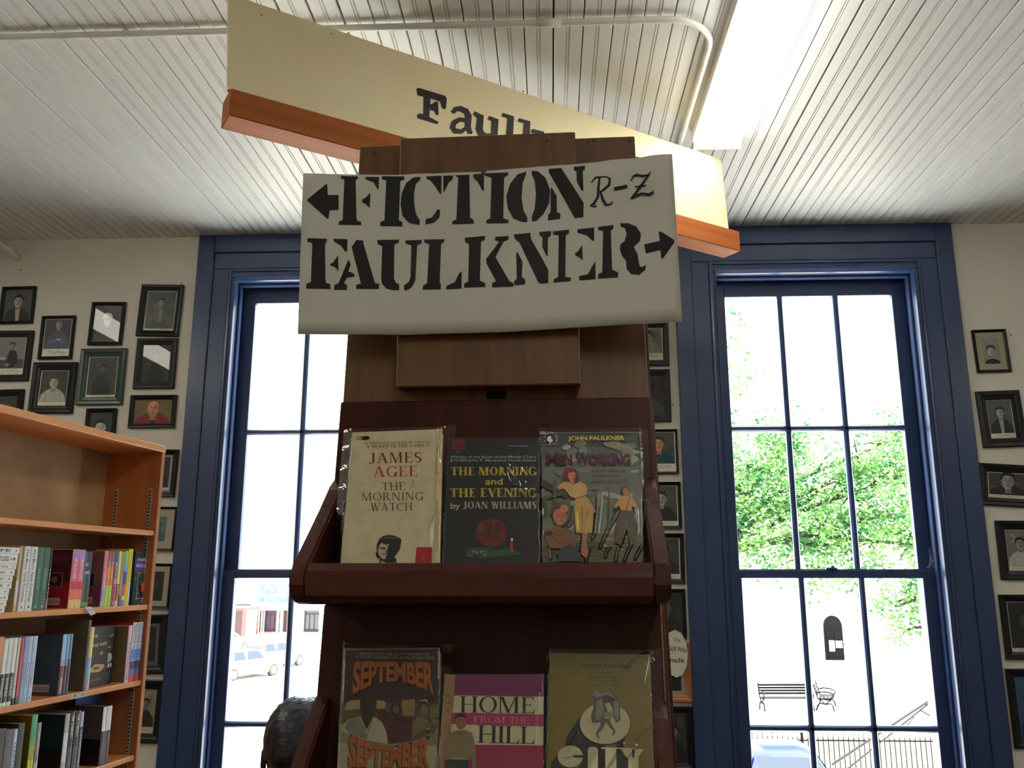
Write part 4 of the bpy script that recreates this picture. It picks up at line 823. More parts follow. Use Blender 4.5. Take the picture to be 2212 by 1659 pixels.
def portrait(tl, tr, br, bl, fwx, label, m=None, mat_px=0, cap=0, style=None, land=False, matc=(196, 190, 172), bg=(70, 70, 72), coat=(30, 30, 32), shirt=None, skin=(150, 146, 142), hair=(24, 24, 26), pose='bust', **hk):
    m = m or m_fblk
    P = [aty(p[0], p[1], D-.012) for p in (tl, tr, br, bl)]
    cen = (P[0]+P[1]+P[2]+P[3])/4
    ex = ((P[1]-P[0])+(P[2]-P[3]))/2; ez = ((P[0]-P[3])+(P[1]-P[2]))/2
    w, h = ex.length, ez.length; a = (math.atan2(ex.z, ex.x) + math.atan2(-ez.x, ez.z))/2
    r = empty('picture_frame', (cen.x, D, cen.z), (0, -a, 0), label, 'picture', 'framed author portraits on the window wall')
    fw = fwx/395; hw, hh = w/2, h/2
    mb = MB()
    prof = [(0, 0), (0, -.016), (fw*.12, -.019), (fw*.45, -.017), (fw*.62, -.013), (fw*.9, -.010), (fw, -.008), (fw, 0)]
    rings = [[(sx*(hw-d), y, sz*(hh-d)) for sx, sz in ((-1, -1), (1, -1), (1, 1), (-1, 1))] for d, y in prof]
    n = len(prof); vs = [Vector(q) for R in rings for q in R]; fs = [(i*4+k, i*4+(k+1) % 4, (i+1)*4+(k+1) % 4, (i+1)*4+k) for i in range(n-1) for k in range(4)]
    mb.add(vs, fs).build('frame', m, r, fix=False)
    iw, ih = hw-fw, hh-fw
    if mat_px:
        mm = mat_px/395; t = MB(); t.add([(-iw, -.006, -ih), (iw, -.006, -ih), (iw, -.006, ih), (-iw, -.006, ih), (-iw+mm, -.006, -ih+mm), (iw-mm, -.006, -ih+mm), (iw-mm, -.006, ih-mm), (-iw+mm, -.006, ih-mm)], [(0,1,5,4),(1,2,6,5),(2,3,7,6),(3,0,4,7)])
        t.build('mat_board', mat('mat_%d_%d_%d' % matc, matc, .8), r); iw -= mm; ih -= mm
    W_, H_ = 2*iw, 2*ih
    c = Canvas(lambda x, y: Vector((x-iw, -.004, y-ih)), (0, -1, 0), .00008); c.sc_y_down = False
    c.rect(0, 0, W_, H_, (190, 186, 172) if cap else bg); c0 = H_*cap
    bx = W_*.03 if cap else 0
    c.rect(bx, c0, W_-bx, H_-bx*.6, bg)
    base = c.f; c.f = lambda x, y: base(x, y + c0); hgt = H_-c0-bx*.6
    rr = random.Random(len(PORT)*7+1)
    for _ in range(7):
        k = rr.uniform(.8, 1.25); x = rr.uniform(.14, .86)*W_; y = rr.uniform(.3, .85)*hgt
        c.ell(x, y, W_*rr.uniform(.05, .13), hgt*rr.uniform(.04, .13), tuple(min(255, int(v*k)) for v in bg), 12)
    if pose == 'bust': shoulders(c, W_, hgt, W_*.5, hgt*.44, coat, shirt); head(c, W_*.5, hgt*.62, W_*.17, skin, hair, **hk)
    elif pose == 'close': shoulders(c, W_, hgt, W_*.52, hgt*.2, coat, shirt, .48); head(c, W_*.5, hgt*.5, min(W_, hgt)*.27, skin, hair, **hk)
    elif pose == 'small': 
        shoulders(c, W_*.7, hgt, W_*.5, hgt*.55, coat, shirt); head(c, W_*.5, hgt*.70, W_*.1, skin, hair, **hk)
        c.poly([(W_*.2, 0), (W_*.28, hgt*.25), (W_*.5, hgt*.16), (W_*.74, hgt*.26), (W_*.82, 0)], tuple(int(v*.8) for v in coat))
    elif pose == 'arms':
        shoulders(c, W_*.95, hgt, W_*.52, hgt*.62, coat, None, .44); head(c, W_*.52, hgt*.80, W_*.12, skin, hair, **hk)
        c.poly([(W_*.18, hgt*.25), (W_*.55, hgt*.38), (W_*.82, hgt*.3), (W_*.8, hgt*.2), (W_*.5, hgt*.24), (W_*.24, hgt*.14)], tuple(int(v*1.25) for v in coat)); c.ell(W_*.56, hgt*.31, W_*.08, hgt*.03, skin, 10)
    elif pose == 'seated':
        c.rect(bx, 0, W_-bx, hgt*.3, tuple(int(v*.6) for v in bg)); c.poly([(W_*.4, hgt*.05), (W_*.36, hgt*.4), (W_*.44, hgt*.6), (W_*.6, hgt*.6), (W_*.72, hgt*.45), (W_*.74, hgt*.2), (W_*.6, hgt*.02)], coat); head(c, W_*.52, hgt*.74, W_*.09, skin, hair, **hk)
        c.ell(W_*.4, hgt*.12, W_*.09, hgt*.05, skin, 10); c.rect(W_*.1, hgt*.28, W_*.3, hgt*.36, tuple(min(255, int(v*1.4)) for v in bg))
    c.f = base
    if cap: squiggle(c, W_*.25, H_*cap*.55, W_*.6, H_*cap*.25, (40, 40, 44), len(PORT)); 
    c.mb.build('photograph', m_photo, r)
    iw, ih = hw-fw, hh-fw
    MB().add([(-iw, -.0075, -ih), (iw, -.0075, -ih), (iw, -.0075, ih), (-iw, -.0075, ih)], [(0,1,2,3)]).build('glass', m_fglass, r)
    MB().box((-hw*.9, -.003, -hh*.9), (hw*.9, -.0005, hh*.9)).build('backing', m_fblk, r)
    PORT.append(r)
A = (4, 619); 
portrait((4,619),(76,619),(70,700),(-2,698), 7, 'thin black frame, man in dark coat and pale shirt, highest at the left edge', shirt=(150,140,120), skin=(150,144,132))
portrait((90,682),(162,682),(154,776),(82,775), 7, 'thin black frame, bluish photograph of a man with crossed arms above a signed strip', cap=.2, bg=(58,60,66), coat=(70,76,98), skin=(150,140,136), pose='arms', hair=(90,90,92))
portrait((199,652),(271,653),(261.5,746),(189,744.6), 8, 'small black frame with a bearded old man, ceiling lamp mirrored in its glass', bg=(60,58,54), hair=(200,196,180), skin=(160,150,130), beard=(206,200,186), coat=(70,66,60), cap=.0)
portrait((306,614),(397,616),(385,727.6),(294,725), 14, 'wide black frame beside the blue casing, man posed before bookshelves', bg=(84,86,84), coat=(92,94,92), shirt=(120,120,116), pose='small', cap=.05, skin=(140,138,132))
portrait((-15,714),(71,715),(61.5,824),(-28,822), 15, 'wide black frame cut by the left edge, seated man in grey photograph with signature', m=m_fgry, cap=.17, bg=(110,110,108), coat=(28,28,30), pose='seated', skin=(120,118,114))
portrait((71,783),(165,782.5),(157,897),(62.5,889), 18, 'large black moulded frame, young man in a white shirt, signed across the bottom', cap=.1, bg=(52,50,44), coat=(150,148,136), skin=(156,150,136), hair=(50,44,36))
portrait((174.7,753),(273,753),(264,875.7),(164.5,873.7), 18, 'dark green frame with a dim grey photograph of a man in a coat', m=m_fgrn, cap=.06, bg=(62,62,58), coat=(46,46,44), pose='small', skin=(92,90,84))
portrait((296,731),(384,731),(375.5,840),(288,839), 15, 'charcoal frame beside the blue casing with the lamp mirrored in its glass', m=m_fgry, bg=(46,46,42), coat=(30,30,30), skin=(90,88,80), pose='small')
portrait((282,853.4),(382,853.4),(376.5,925),(276.7,924), 10, 'black landscape frame, colour photograph of a bald bearded man in red jacket', bg=(104,90,56), coat=(118,28,36), shirt=(26,26,28), skin=(190,130,104), bald=True, beard=(150,120,100), pose='bust')
portrait((186,882),(251.4,882),(245,968),(180,967), 9, 'small black frame with a dark-haired woman looking out, just above the bookcase', bg=(50,50,50), coat=(20,20,22), skin=(176,172,168), hair=(18,18,18), long=True, pose='close')
portrait((-30,842),(50.6,841.5),(43,940),(-37,938), 14, 'black frame mostly hidden behind the bookcase top at the left edge', bg=(40,40,40), coat=(24,24,26), skin=(170,168,162), hair=(60,58,54), pose='close')
# column right of the bookcase
portrait((310,971),(386.6,971),(375,1073),(298,1074), 11, 'black frame with dark picture and thin mat, topmost beside the bookcase upright', mat_px=4, bg=(34,34,40), matc=(150,148,142), skin=(60,60,66), cap=.08)
portrait((310,1094),(384,1095),(372.5,1190),(298,1190), 5, 'thin black frame with wide cream mat round a sea-green picture', mat_px=16, bg=(92,110,104), coat=(70,92,90), skin=(110,124,114), hair=(60,74,74))
portrait((300,1217),(374.4,1217),(363,1316),(289,1315), 6, 'thin black frame with cream mat and a dark photograph, third down beside the bookcase', mat_px=11, bg=(34,34,32), skin=(70,66,60))
portrait((285,1327),(363.7,1327),(358,1456),(280,1456), 19, 'wide black frame, fourth down beside the bookcase upright', bg=(30,30,34), mat_px=6, matc=(120,120,118), skin=(60,60,66))
portrait((280,1468),(361.5,1468),(345.5,1606),(264,1605), 19, 'wide black frame with a pale photograph, lowest beside the bookcase upright', bg=(130,126,110), coat=(50,46,40), skin=(120,116,104), cap=.14)
# column between rack and right window
portrait((1355,697),(1444.5,694),(1445,789),(1356,791), 13, 'grey frame with a signed photograph just under the white card sign', m=m_fgry, cap=.22, bg=(96,98,94), coat=(120,122,118), skin=(136,136,130))
portrait((1358,799),(1448.5,797),(1449,910),(1360,912), 13, 'charcoal frame with a dark portrait, second down right of the rack', m=m_fgry, bg=(44,44,44), coat=(62,62,64), skin=(40,38,38))
portrait((1380,928),(1463,927),(1467,1023.5),(1384,1024), 5, 'thin black frame, colour portrait of a woman in teal, right of the rack', cap=.2, bg=(70,74,66), coat=(14,60,78), skin=(186,136,112), hair=(44,34,28), pose='bust')
portrait((1385,1041),(1470,1041),(1474,1143),(1389,1143), 7, 'black frame with a boy by a tree trunk, fourth down right of the rack', cap=.12, bg=(66,64,58), coat=(30,30,30), skin=(150,146,136))
portrait((1390,1152),(1478,1152),(1480,1260),(1392,1260), 9, 'black frame with a cloudy signed portrait, fifth down right of the rack', cap=.12, bg=(54,54,54), coat=(30,30,30), skin=(70,70,68))
portrait((1395,1272),(1480.5,1272),(1484,1381),(1398,1381), 7, 'black frame with dark blurred portrait, just above the round paper tag', bg=(34,35,38), coat=(26,26,28), skin=(90,92,94))
portrait((1405,1388.5),(1492,1388.5),(1497,1517),(1410,1518), 14, 'orange-brown wooden frame behind the round paper tag', m=m_foak, mat_px=8, bg=(40,34,34), matc=(186,182,170))
portrait((1410,1526),(1496,1525),(1501,1665),(1415,1665), 13, 'black frame below the orange-brown wooden frame', bg=(50,50,52))
# right of the right window
portrait((2099.5,713.5),(2173,710),(2184,802),(2112,806), 6, 'thin black tilted frame with cream mat and man, topmost right of the window', mat_px=13, bg=(130,130,134), coat=(24,24,28), skin=(172,168,166), hair=(50,48,48), pose='close', matc=(186,178,152))
portrait((2106,847.6),(2204.5,841),(2216,963.5),(2127,968), 19, 'wide black tilted frame, woman with clasped hands, second down right of the window', cap=.13, bg=(86,88,90), coat=(40,42,46), shirt=(150,148,146), skin=(160,158,156), hair=(40,38,38))
portrait((2114.6,1000.5),(2240,1006),(2242,1096),(2119,1092), 17, 'black landscape frame, young man tilting his head, third down right of the window', cap=.13, bg=(58,58,58), coat=(30,30,32), skin=(146,142,136), hair=(22,22,22), pose='bust', tilt=-12)
portrait((2151,1125.5),(2250,1124),(2262,1252),(2162.6,1253.6), 18, 'black frame with pale photograph of dark-haired figure, fourth down right of the window', bg=(110,106,104), coat=(170,164,160), skin=(140,134,130), cap=.1)
portrait((2157.8,1285),(2260,1284),(2276,1424),(2174,1425.5), 14, 'black frame with near-black picture and pale streak, fifth down right of the window', bg=(34,32,34), coat=(26,26,28), skin=(60,58,58), cap=.08)
portrait((2172.8,1445.5),(2272,1444),(2292,1617),(2193,1618), 15, 'dark frame with blue picture and yellow note, lowest right of the window', bg=(50,76,112), coat=(30,50,84), skin=(180,160,110))
# round paper tag on the wall
q = aty(1460, 1412, D-.03)
tg = empty('paper_tag', (q.x, D-.024, q.z), (0, 0, 0), 'round white paper tag with black writing over the orange-brown frame', 'tag')
rr = [(.062*math.cos(t), .118*math.sin(t)) for t in [2*math.pi*i/12 for i in range(12)]]
MB().prism(rr, 1, -.0012, .0, (200, 196, 182)).build('disc', printmat('matte_print'), tg)
for a_ in (('STAFF Picks', (-.055, .012), (.056, .006), .024, (30, 30, 34)), ('made', (-.04, -.042), (.04, -.044), .024, (30, 30, 34)), ('Try', (-.01, .06), (.026, .058), .018, (60, 60, 60))):
    c = Canvas(lambda x, y: Vector((x, -.0014, y)), (0, -1, 0), .0001); c.sc_y_down = False; c.text(*a_, bold=.01); c.mb.build('writing', printmat('matte_print'), tg)
for i, p in enumerate([(45, 471+111), (392, 613), (2183, 724), (1453, 875)]):
    q = aty(p[0], p[1], D)
    tag(MB().tube([(q.x, D, q.z), (q.x, D-.006, q.z)], [.0035, .003], 8).build('wall_nail', m_fblk), ['bare nail under the ceiling corner at far left', 'bare nail right of the topmost frame beside the left casing', 'bare nail right of the cream-matted tilted frame', 'bare nail on the wall strip right of the rack'][i], 'nail')

# ================================================================= BOOKCASE AT THE LEFT
BKP = Vector((-1.49, 3.275, 0)); BKA = math.radians(82.5)
BKM = Matrix.Translation(BKP) @ Matrix.Rotation(BKA, 4, 'Z'); BKI = BKM.inverted()   # local x along front toward the window wall, y into the case
m_bk = woodmat('honey_pine_shelf', (208, 134, 72), (228, 156, 92), .42, grain='x', k=.5)
m_bkv = woodmat('honey_pine_upright', (164, 98, 54), (186, 118, 66), .45, grain='z', k=.5)
m_bkp = mat('stained_back_panel', (148, 118, 82), .55, (178, 146, 104), (5, 5, 5), 6)
m_met = mat('zinc_strip', (176, 174, 172), .45, metal=.2)
BK = empty('bookcase', tuple(BKP), (0, 0, BKA), 'tall honey-coloured wooden bookcase with four visible shelves, left foreground', 'bookcase')
DEP = .235; LEN = 1.9
def bkp(px, py, y=0.0): return BKI @ hit(px, py, BKM @ Vector((0, y, 0)), BKM.to_3x3() @ Vector((0, 1, 0)))
SH = [2.062, 1.752, 1.482, 1.212, .955, .66, .36, .08]
SH = [2.066, 1.750, 1.479, 1.212, .957, .66, .36, .08]    # undersides
MB().cbox((-LEN, -.001, 2.068), (.012, DEP, 2.092), .002).build('top_board', m_bk, BK)
MB().cbox((-.010, 0, 0), (.012, DEP, 2.068), .002).build('side_panel', m_bkv, BK)
MB().cbox((-LEN, 0, 0), (-LEN+.02, DEP, 2.068), .002).build('side_panel', m_bkv, BK)
MB().box((-LEN+.02, DEP-.008, .08), (-.010, DEP, 2.068)).build('back_panel', m_bkp, BK)
for z in SH[1:]: MB().cbox((-LEN+.021, .004, z), (-.011, DEP-.009, z+.018), .002).build('shelf', m_bk, BK)
MB().cbox((-LEN+.02, .01, 0), (-.01, .03, .08), .002).build('kick_board', m_bk, BK)
for y in (.028, .170):
    s = MB().box((-.0125, y, .1), (-.0102, y+.012, 1.93)).build('slotted_strip', m_met, BK)
    mb = MB()
    for i in range(140):
        z = .12 + i*.0129; mb.box((-.0132, y+.0025, z), (-.0124, y+.0095, z+.0055))
    tag(mb.build('slot', m_black, s), kind='stuff')
    for z in SH[1:5]: MB().cbox((-.022, y+.001, z-.008), (-.0125, y+.011, z), .001).build('shelf_clip', m_met, BK)
m_spine = printmat('spine_print', .36, .15, .06, 1.5); m_pg = mat('paper_edges', (208, 198, 172), .8, (190, 178, 150), (700, 700, 3), 2)
BKN = [0]
def book(s0, s1, zb, h, cols, label, dep=.135, y0=.012, txt=None, tcol=(30, 30, 34), cover=None, grp='books on the left bookcase', tilt=0, cap=.5, deco=None, side=None):
    """standing book: s0..s1 along the shelf, spine toward the room; cols = list of (fraction from the top, colour) bands"""
    t = s1-s0; cover = cover or cols[-1][1]
    wpos = BKM @ Vector(((s0+s1)/2, y0, zb))
    r = empty('book', tuple(wpos), (0, 0, BKA), label, 'book', grp); a = -t/2; b = t/2
    if tilt: r.rotation_euler = (0, math.radians(tilt), BKA)
    mb = MB()
    mb.box((a, 0, 0), (a+.0009, dep, h), cover); mb.box((b-.0009, 0, 0), (b, dep, h), cover)
    z1 = h
    for i, (f, co) in enumerate(cols):
        z0 = h*(1-(cols[i+1][0] if i+1 < len(cols) else 1.0)); mb.add([(a, -.0002, z0), (a+t*.25, -.0012, z0), (b-t*.25, -.0012, z0), (b, -.0002, z0), (b, -.0002, z1), (b-t*.25, -.0012, z1), (a+t*.25, -.0012, z1), (a, -.0002, z1)], [(0,1,6,7),(1,2,5,6),(2,3,4,5)], co); z1 = z0
    mb.add([(a, -.0002, 0), (b, -.0002, 0), (b, .001, 0), (a, .001, 0), (a, -.0002, h), (b, -.0002, h), (b, .001, h), (a, .001, h)], [(0,3,2,1), (4,5,6,7)], cover)
    c = Canvas(lambda x, y: Vector((x, -.0013, y)), (0, -1, 0), .0001, mb=mb); c.sc_y_down = False
    if txt:
        f0, f1 = (.08, .7) if isinstance(txt, str) else txt[1:]
        c.text(txt if isinstance(txt, str) else txt[0], (-t*cap*.42, h*(1-f0)), (-t*cap*.42, h*(1-f1)), t*cap, tcol, bold=.01)
        c.ell(0, h*.06, t*.13, t*.15, tcol, 8)
    if side is not None:      # print on the cover board that faces the viewer's end of the shelf
        cs = Canvas(lambda x, y: Vector((a, x, y)), (-1, 0, 0), .0002, mb=mb); cs.sc_y_down = False; side(cs, dep, h)
    if deco: deco(c, t, h)
    r2 = mb.build('cover', m_spine, r)
    MB().box((a+.0009, .001, .002), (b-.0009, dep-.003, h-.002)).build('page_block', m_pg, r)
    return r
def sx(px, py): return bkp(px, py, .012).x
def row(zt, ymid, lst, sc, ox, oy):
    gap = min(z for z in SH[1:]+[2.066] if z > zt+.05) - zt - .004
    for it in lst:
        x0, x1, ytop = it[0]/sc+ox, it[1]/sc+ox, it[2]/sc+oy
        s0, s1 = sx(x0, ymid), sx(x1, ymid); top = bkp((x0+x1)/2, ytop, .012).z
        book(s0+.0004, s1-.0004, zt+.0005, min(top-zt, gap), it[3], it[4], **(it[5] if len(it) > 5 else {}))
WH = (214, 216, 222)
def backcover(base, base2, ph, barc, lines=(150, 90, 100)):
    def fn(c, d, h):
        c.rect(0.002, 0.002, d-.002, h*.45, base2); c.rect(.002, h*.45, d-.002, h-.002, base)
        if ph: c.rect(d*.2, h*.36, d*.58, h*.6, (150, 120, 120)); c.rect(d*.22, h*.37, d*.56, h*.59, (30, 24, 26)); c.ell(d*.4, h*.49, d*.08, h*.06, (120, 84, 74), 12); c.poly([(d*.26, h*.37), (d*.32, h*.43), (d*.48, h*.43), (d*.54, h*.37)], (50, 40, 44))
        for i in range(8 if not ph else 4): c.rect(d*.12, h*(.9-.035*i), d*.8, h*(.9-.035*i)+.0012, lines)
        if barc:
            c.rect(d*.2, h*.06, d*.62, h*.18, (178, 160, 150))
            for i in range(14): c.rect(d*(.23+.026*i), h*.08, d*(.23+.026*i)+.0012, h*.15, (40, 34, 34))
    return fn
# ---- pile of books lying flat, upper shelf
z3 = SH[2]+.018; zz = z3
fl = [('LIFE', 190, 265), ('A LIFE STUDIES', 270, 395), ('NORTH', 405, 460), ('SUNWAY', 470, 545), ('RUNAWAY', 555, 625), ('STILL LIFE', 635, 710), ('VINCERETO', 720, 780), ('SUNDAY', 790, 860), ('DOLCETTO', 870, 935), ('COASTS', 945, 1005)]
s1 = sx(205/5.925, 1250); tot = 0
hts = [bkp(20, 1150+a/5.925, .012).z for _, a, _ in fl] + [z3]
for i, (t, ya, yb) in enumerate(fl):
    zt_, zb_ = hts[i], hts[i+1]; th = zt_-zb_; e = s1 - i*.0035 + random.uniform(-.002, .002); L = .205
    wp = BKM @ Vector((e-L, .012, zb_))
    ordn = ['topmost', 'second from top', 'third from top', 'fourth from top', 'fifth from top', 'sixth from top', 'seventh from top', 'third from bottom', 'second from bottom', 'bottom'][i]
    r = empty('book', tuple(wp), (0, 0, BKA), 'white-spined book lying flat, %s of the pile at the left edge' % ordn, 'book', 'flat pile of books on the left bookcase')
    col = (226, 226, 220) if i != 1 else (214, 212, 206); mb = MB(); th2 = th-.0006
    mb.box((0, 0, 0), (L, .13, .001), col); mb.box((0, 0, th2-.001), (L, .13, th2), col); mb.box((0, -.001, 0), (L, .001, th2), col)
    c = Canvas(lambda x, y: Vector((x, -.0011, y)), (0, -1, 0), .0001, mb=mb); c.sc_y_down = False
    c.text(t, (L*.45, th2*.28), (L*.82, th2*.28), th2*.45, (40, 60, 50) if i % 2 else (34, 34, 38), bold=.02); c.ell(L*.93, th2*.5, th2*.14, th2*.16, (30, 40, 36), 8)
    if i in (1, 7, 8): c.rect(L*.84, th2*.4, L*.9, th2*.5, (150, 80, 80))
    mb.build('cover', m_spine, r); MB().box((.002, .001, .001), (L-.002, .127, th2-.001)).build('page_block', m_pg, r)
row(z3, 1250, [
 (207, 245, 172, [(0, (168, 148, 104)), (.53, (200, 188, 190)), (.9, (168, 148, 104))], 'tall tan book standing beside the flat pile'),
 (272, 352, 178, [(0, (206, 212, 226))], 'white book with dark serif author name, nearer one of the white pair', dict(txt=('Alice Munro  Family Furnishings', .04, .86), tcol=(40, 50, 66), cap=.42)),
 (358, 446, 184, [(0, (206, 212, 226))], 'white book with dark serif author name, farther one of the white pair', dict(txt=('Alice Munro  Family Furnishings', .04, .86), tcol=(40, 50, 66), cap=.42)),
 (448, 528, 190, [(0, (44, 84, 70))], 'dark green book next to the white pair', dict(txt=('Selected Stories', .34, .68), tcol=(150, 180, 166), cap=.2)),
 (530, 611, 194, [(0, (42, 80, 66))], 'dark green book left of the black one', dict(txt=('Selected Stories', .34, .68), tcol=(150, 180, 166), cap=.2)),
 (613, 640, 212, [(0, (16, 16, 20)), (.82, (130, 110, 90))], 'thin black book with small white title right of the green pair', dict(txt=('TRUTH', .3, .8), tcol=(180, 180, 180))),
 (903, 983, 216, [(0, (150, 110, 170)), (.2, (190, 70, 110)), (.55, (176, 24, 60)), (.68, (200, 90, 60)), (.85, (224, 168, 96))], 'shiny purple to gold book, nearer of two alike', dict(txt=('MURAKAMI', .16, .5), tcol=(230, 200, 214), side=backcover((70, 26, 46), (130, 24, 40), True, True), dep=.145)),
 (985, 1062, 222, [(0, (160, 120, 180)), (.2, (200, 80, 120)), (.55, (180, 24, 60)), (.68, (206, 96, 64)), (.85, (228, 172, 100))], 'shiny purple to gold book, farther of two alike', dict(txt=('MURAKAMI', .16, .5), tcol=(230, 200, 214))),
 (1064, 1154, 250, [(0, (20, 36, 58)), (.36, (16, 60, 70)), (.6, (30, 50, 38)), (.9, (90, 110, 40))], 'thick navy to green book with large letters', dict(deco=lambda c, t, h: (c.text('KI', (-t*.35, h*.74), (-t*.02, h*.74), h*.06, (190, 200, 210), bold=.02), c.text('AMI', (-t*.4, h*.60), (t*.2, h*.60), h*.06, (190, 200, 210), bold=.02)))),
 (1312, 1357, 236, [(0, (226, 110, 130)), (.4, (214, 130, 170)), (.7, (150, 120, 180)), (.9, (150, 160, 170))], 'slim pink to lilac book', dict(side=backcover((130, 80, 92), (110, 62, 92), True, True, (100, 60, 70)), dep=.145)),
 (1359, 1399, 238, [(0, (130, 70, 70)), (.3, (196, 100, 30)), (.62, (150, 190, 40))], 'orange to lime book, nearer of two alike', dict(txt=('MURAKAMI', .2, .5), tcol=(226, 180, 120))),
 (1401, 1440, 238, [(0, (130, 70, 70)), (.3, (196, 100, 30)), (.62, (150, 190, 40))], 'orange to lime book, farther of two alike', dict(txt=('MURAKAMI', .2, .5), tcol=(226, 180, 120))),
 (1442, 1494, 240, [(0, (46, 64, 120)), (.3, (60, 26, 60)), (.5, (140, 24, 34))], 'navy to dark red book with light title', dict(txt=('MURAKAMI', .2, .6), tcol=(190, 180, 200))),
 (1496, 1532, 242, [(0, (206, 200, 130)), (.6, (110, 40, 50)), (.9, (190, 190, 220))], 'slim pale yellow and maroon book', dict(txt=('MURAKAMI', .62, .9), tcol=(220, 190, 190))),
 (1534, 1572, 248, [(0, (150, 128, 76)), (.8, (110, 50, 40))], 'tan book between yellow and multicoloured ones'),
 (1574, 1617, 236, [(0, (120, 176, 70)), (.22, (90, 150, 210)), (.38, (60, 60, 140)), (.62, (190, 60, 60)), (.82, (170, 190, 70)), (.9, (70, 110, 190))], 'book with bright blocks of green, blue and red'),
 (1619, 1648, 212, [(0, (224, 180, 50))], 'golden yellow book, nearer one'),
 (1650, 1674, 214, [(0, (230, 190, 60)), (.6, (222, 222, 200))], 'slim yellow and white book, farther one'),
], 5.925, 0, 1150)
# face-out book at the end of the upper row
def faceout(pxs, zb, col, label, draw, y=.02, ang=0, th=.02):
    p = [bkp(x, yy, .05) for x, yy in pxs]; w = p[1].x-p[0].x; h = min(p[0].z-zb, min(z for z in SH if z > zb+.05)-zb-.004); zb += .0005
    r = empty('book', tuple(BKM @ Vector((p[0].x, y, zb))), (0, 0, BKA+ang), label, 'book', 'books on the left bookcase')
    mb = MB().box((0, 0, 0), (w, th, h), col); c = Canvas(lambda x, yy: Vector((x, -.0001, yy)), (0, -1, 0), .00015, mb=mb); c.sc_y_down = False; draw(c, w, h)
    mb.build('cover', m_spine, r); MB().box((w, .001, .002), (w+.0005, th-.001, h-.002)).build('page_block', m_pg, r)
def dr(c, w, h):
    c.rect(0, h*.72, w, h, (30, 40, 60)); c.rect(0, h*.62, w, h*.86, (70, 70, 150)); c.rect(0, 0, w, h*.62, (30, 52, 50))
    for i in range(24): c.ell(random.uniform(.05, .95)*w, random.uniform(.1, .6)*h, w*.06, h*.03, random.choice([(90,120,110),(60,90,70),(150,60,50),(40,70,90)]), 8)
    c.text('HARUKI', (w*.1, h*.82), (w*.9, h*.82), h*.06, (200, 190, 230), bold=.02); c.text('MURAKAMI', (w*.04, h*.70), (w*.94, h*.70), h*.07, (200, 180, 224), bold=.02)
    c.stroke([(w*.2, h*.12), (w*.2, h*.6), (w*.8, h*.6), (w*.8, h*.12), (w*.2, h*.12)], w*.02, (190, 210, 200)); c.poly([(w*.45, h*.4), (w*.66, h*.42), (w*.7, h*.3), (w*.52, h*.22), (w*.42, h*.3)], (190, 70, 50)); c.stroke([(w*.3, 0), (w*.9, h*.2)], w*.015, (200, 200, 200))
faceout([(1680/5.925, 1150+246/5.925), (1880/5.925, 1200)], z3, (30, 44, 50), 'face-out book with blue band and lettering at the far end of the upper row', dr, y=.03)
z4 = SH[3]+.018
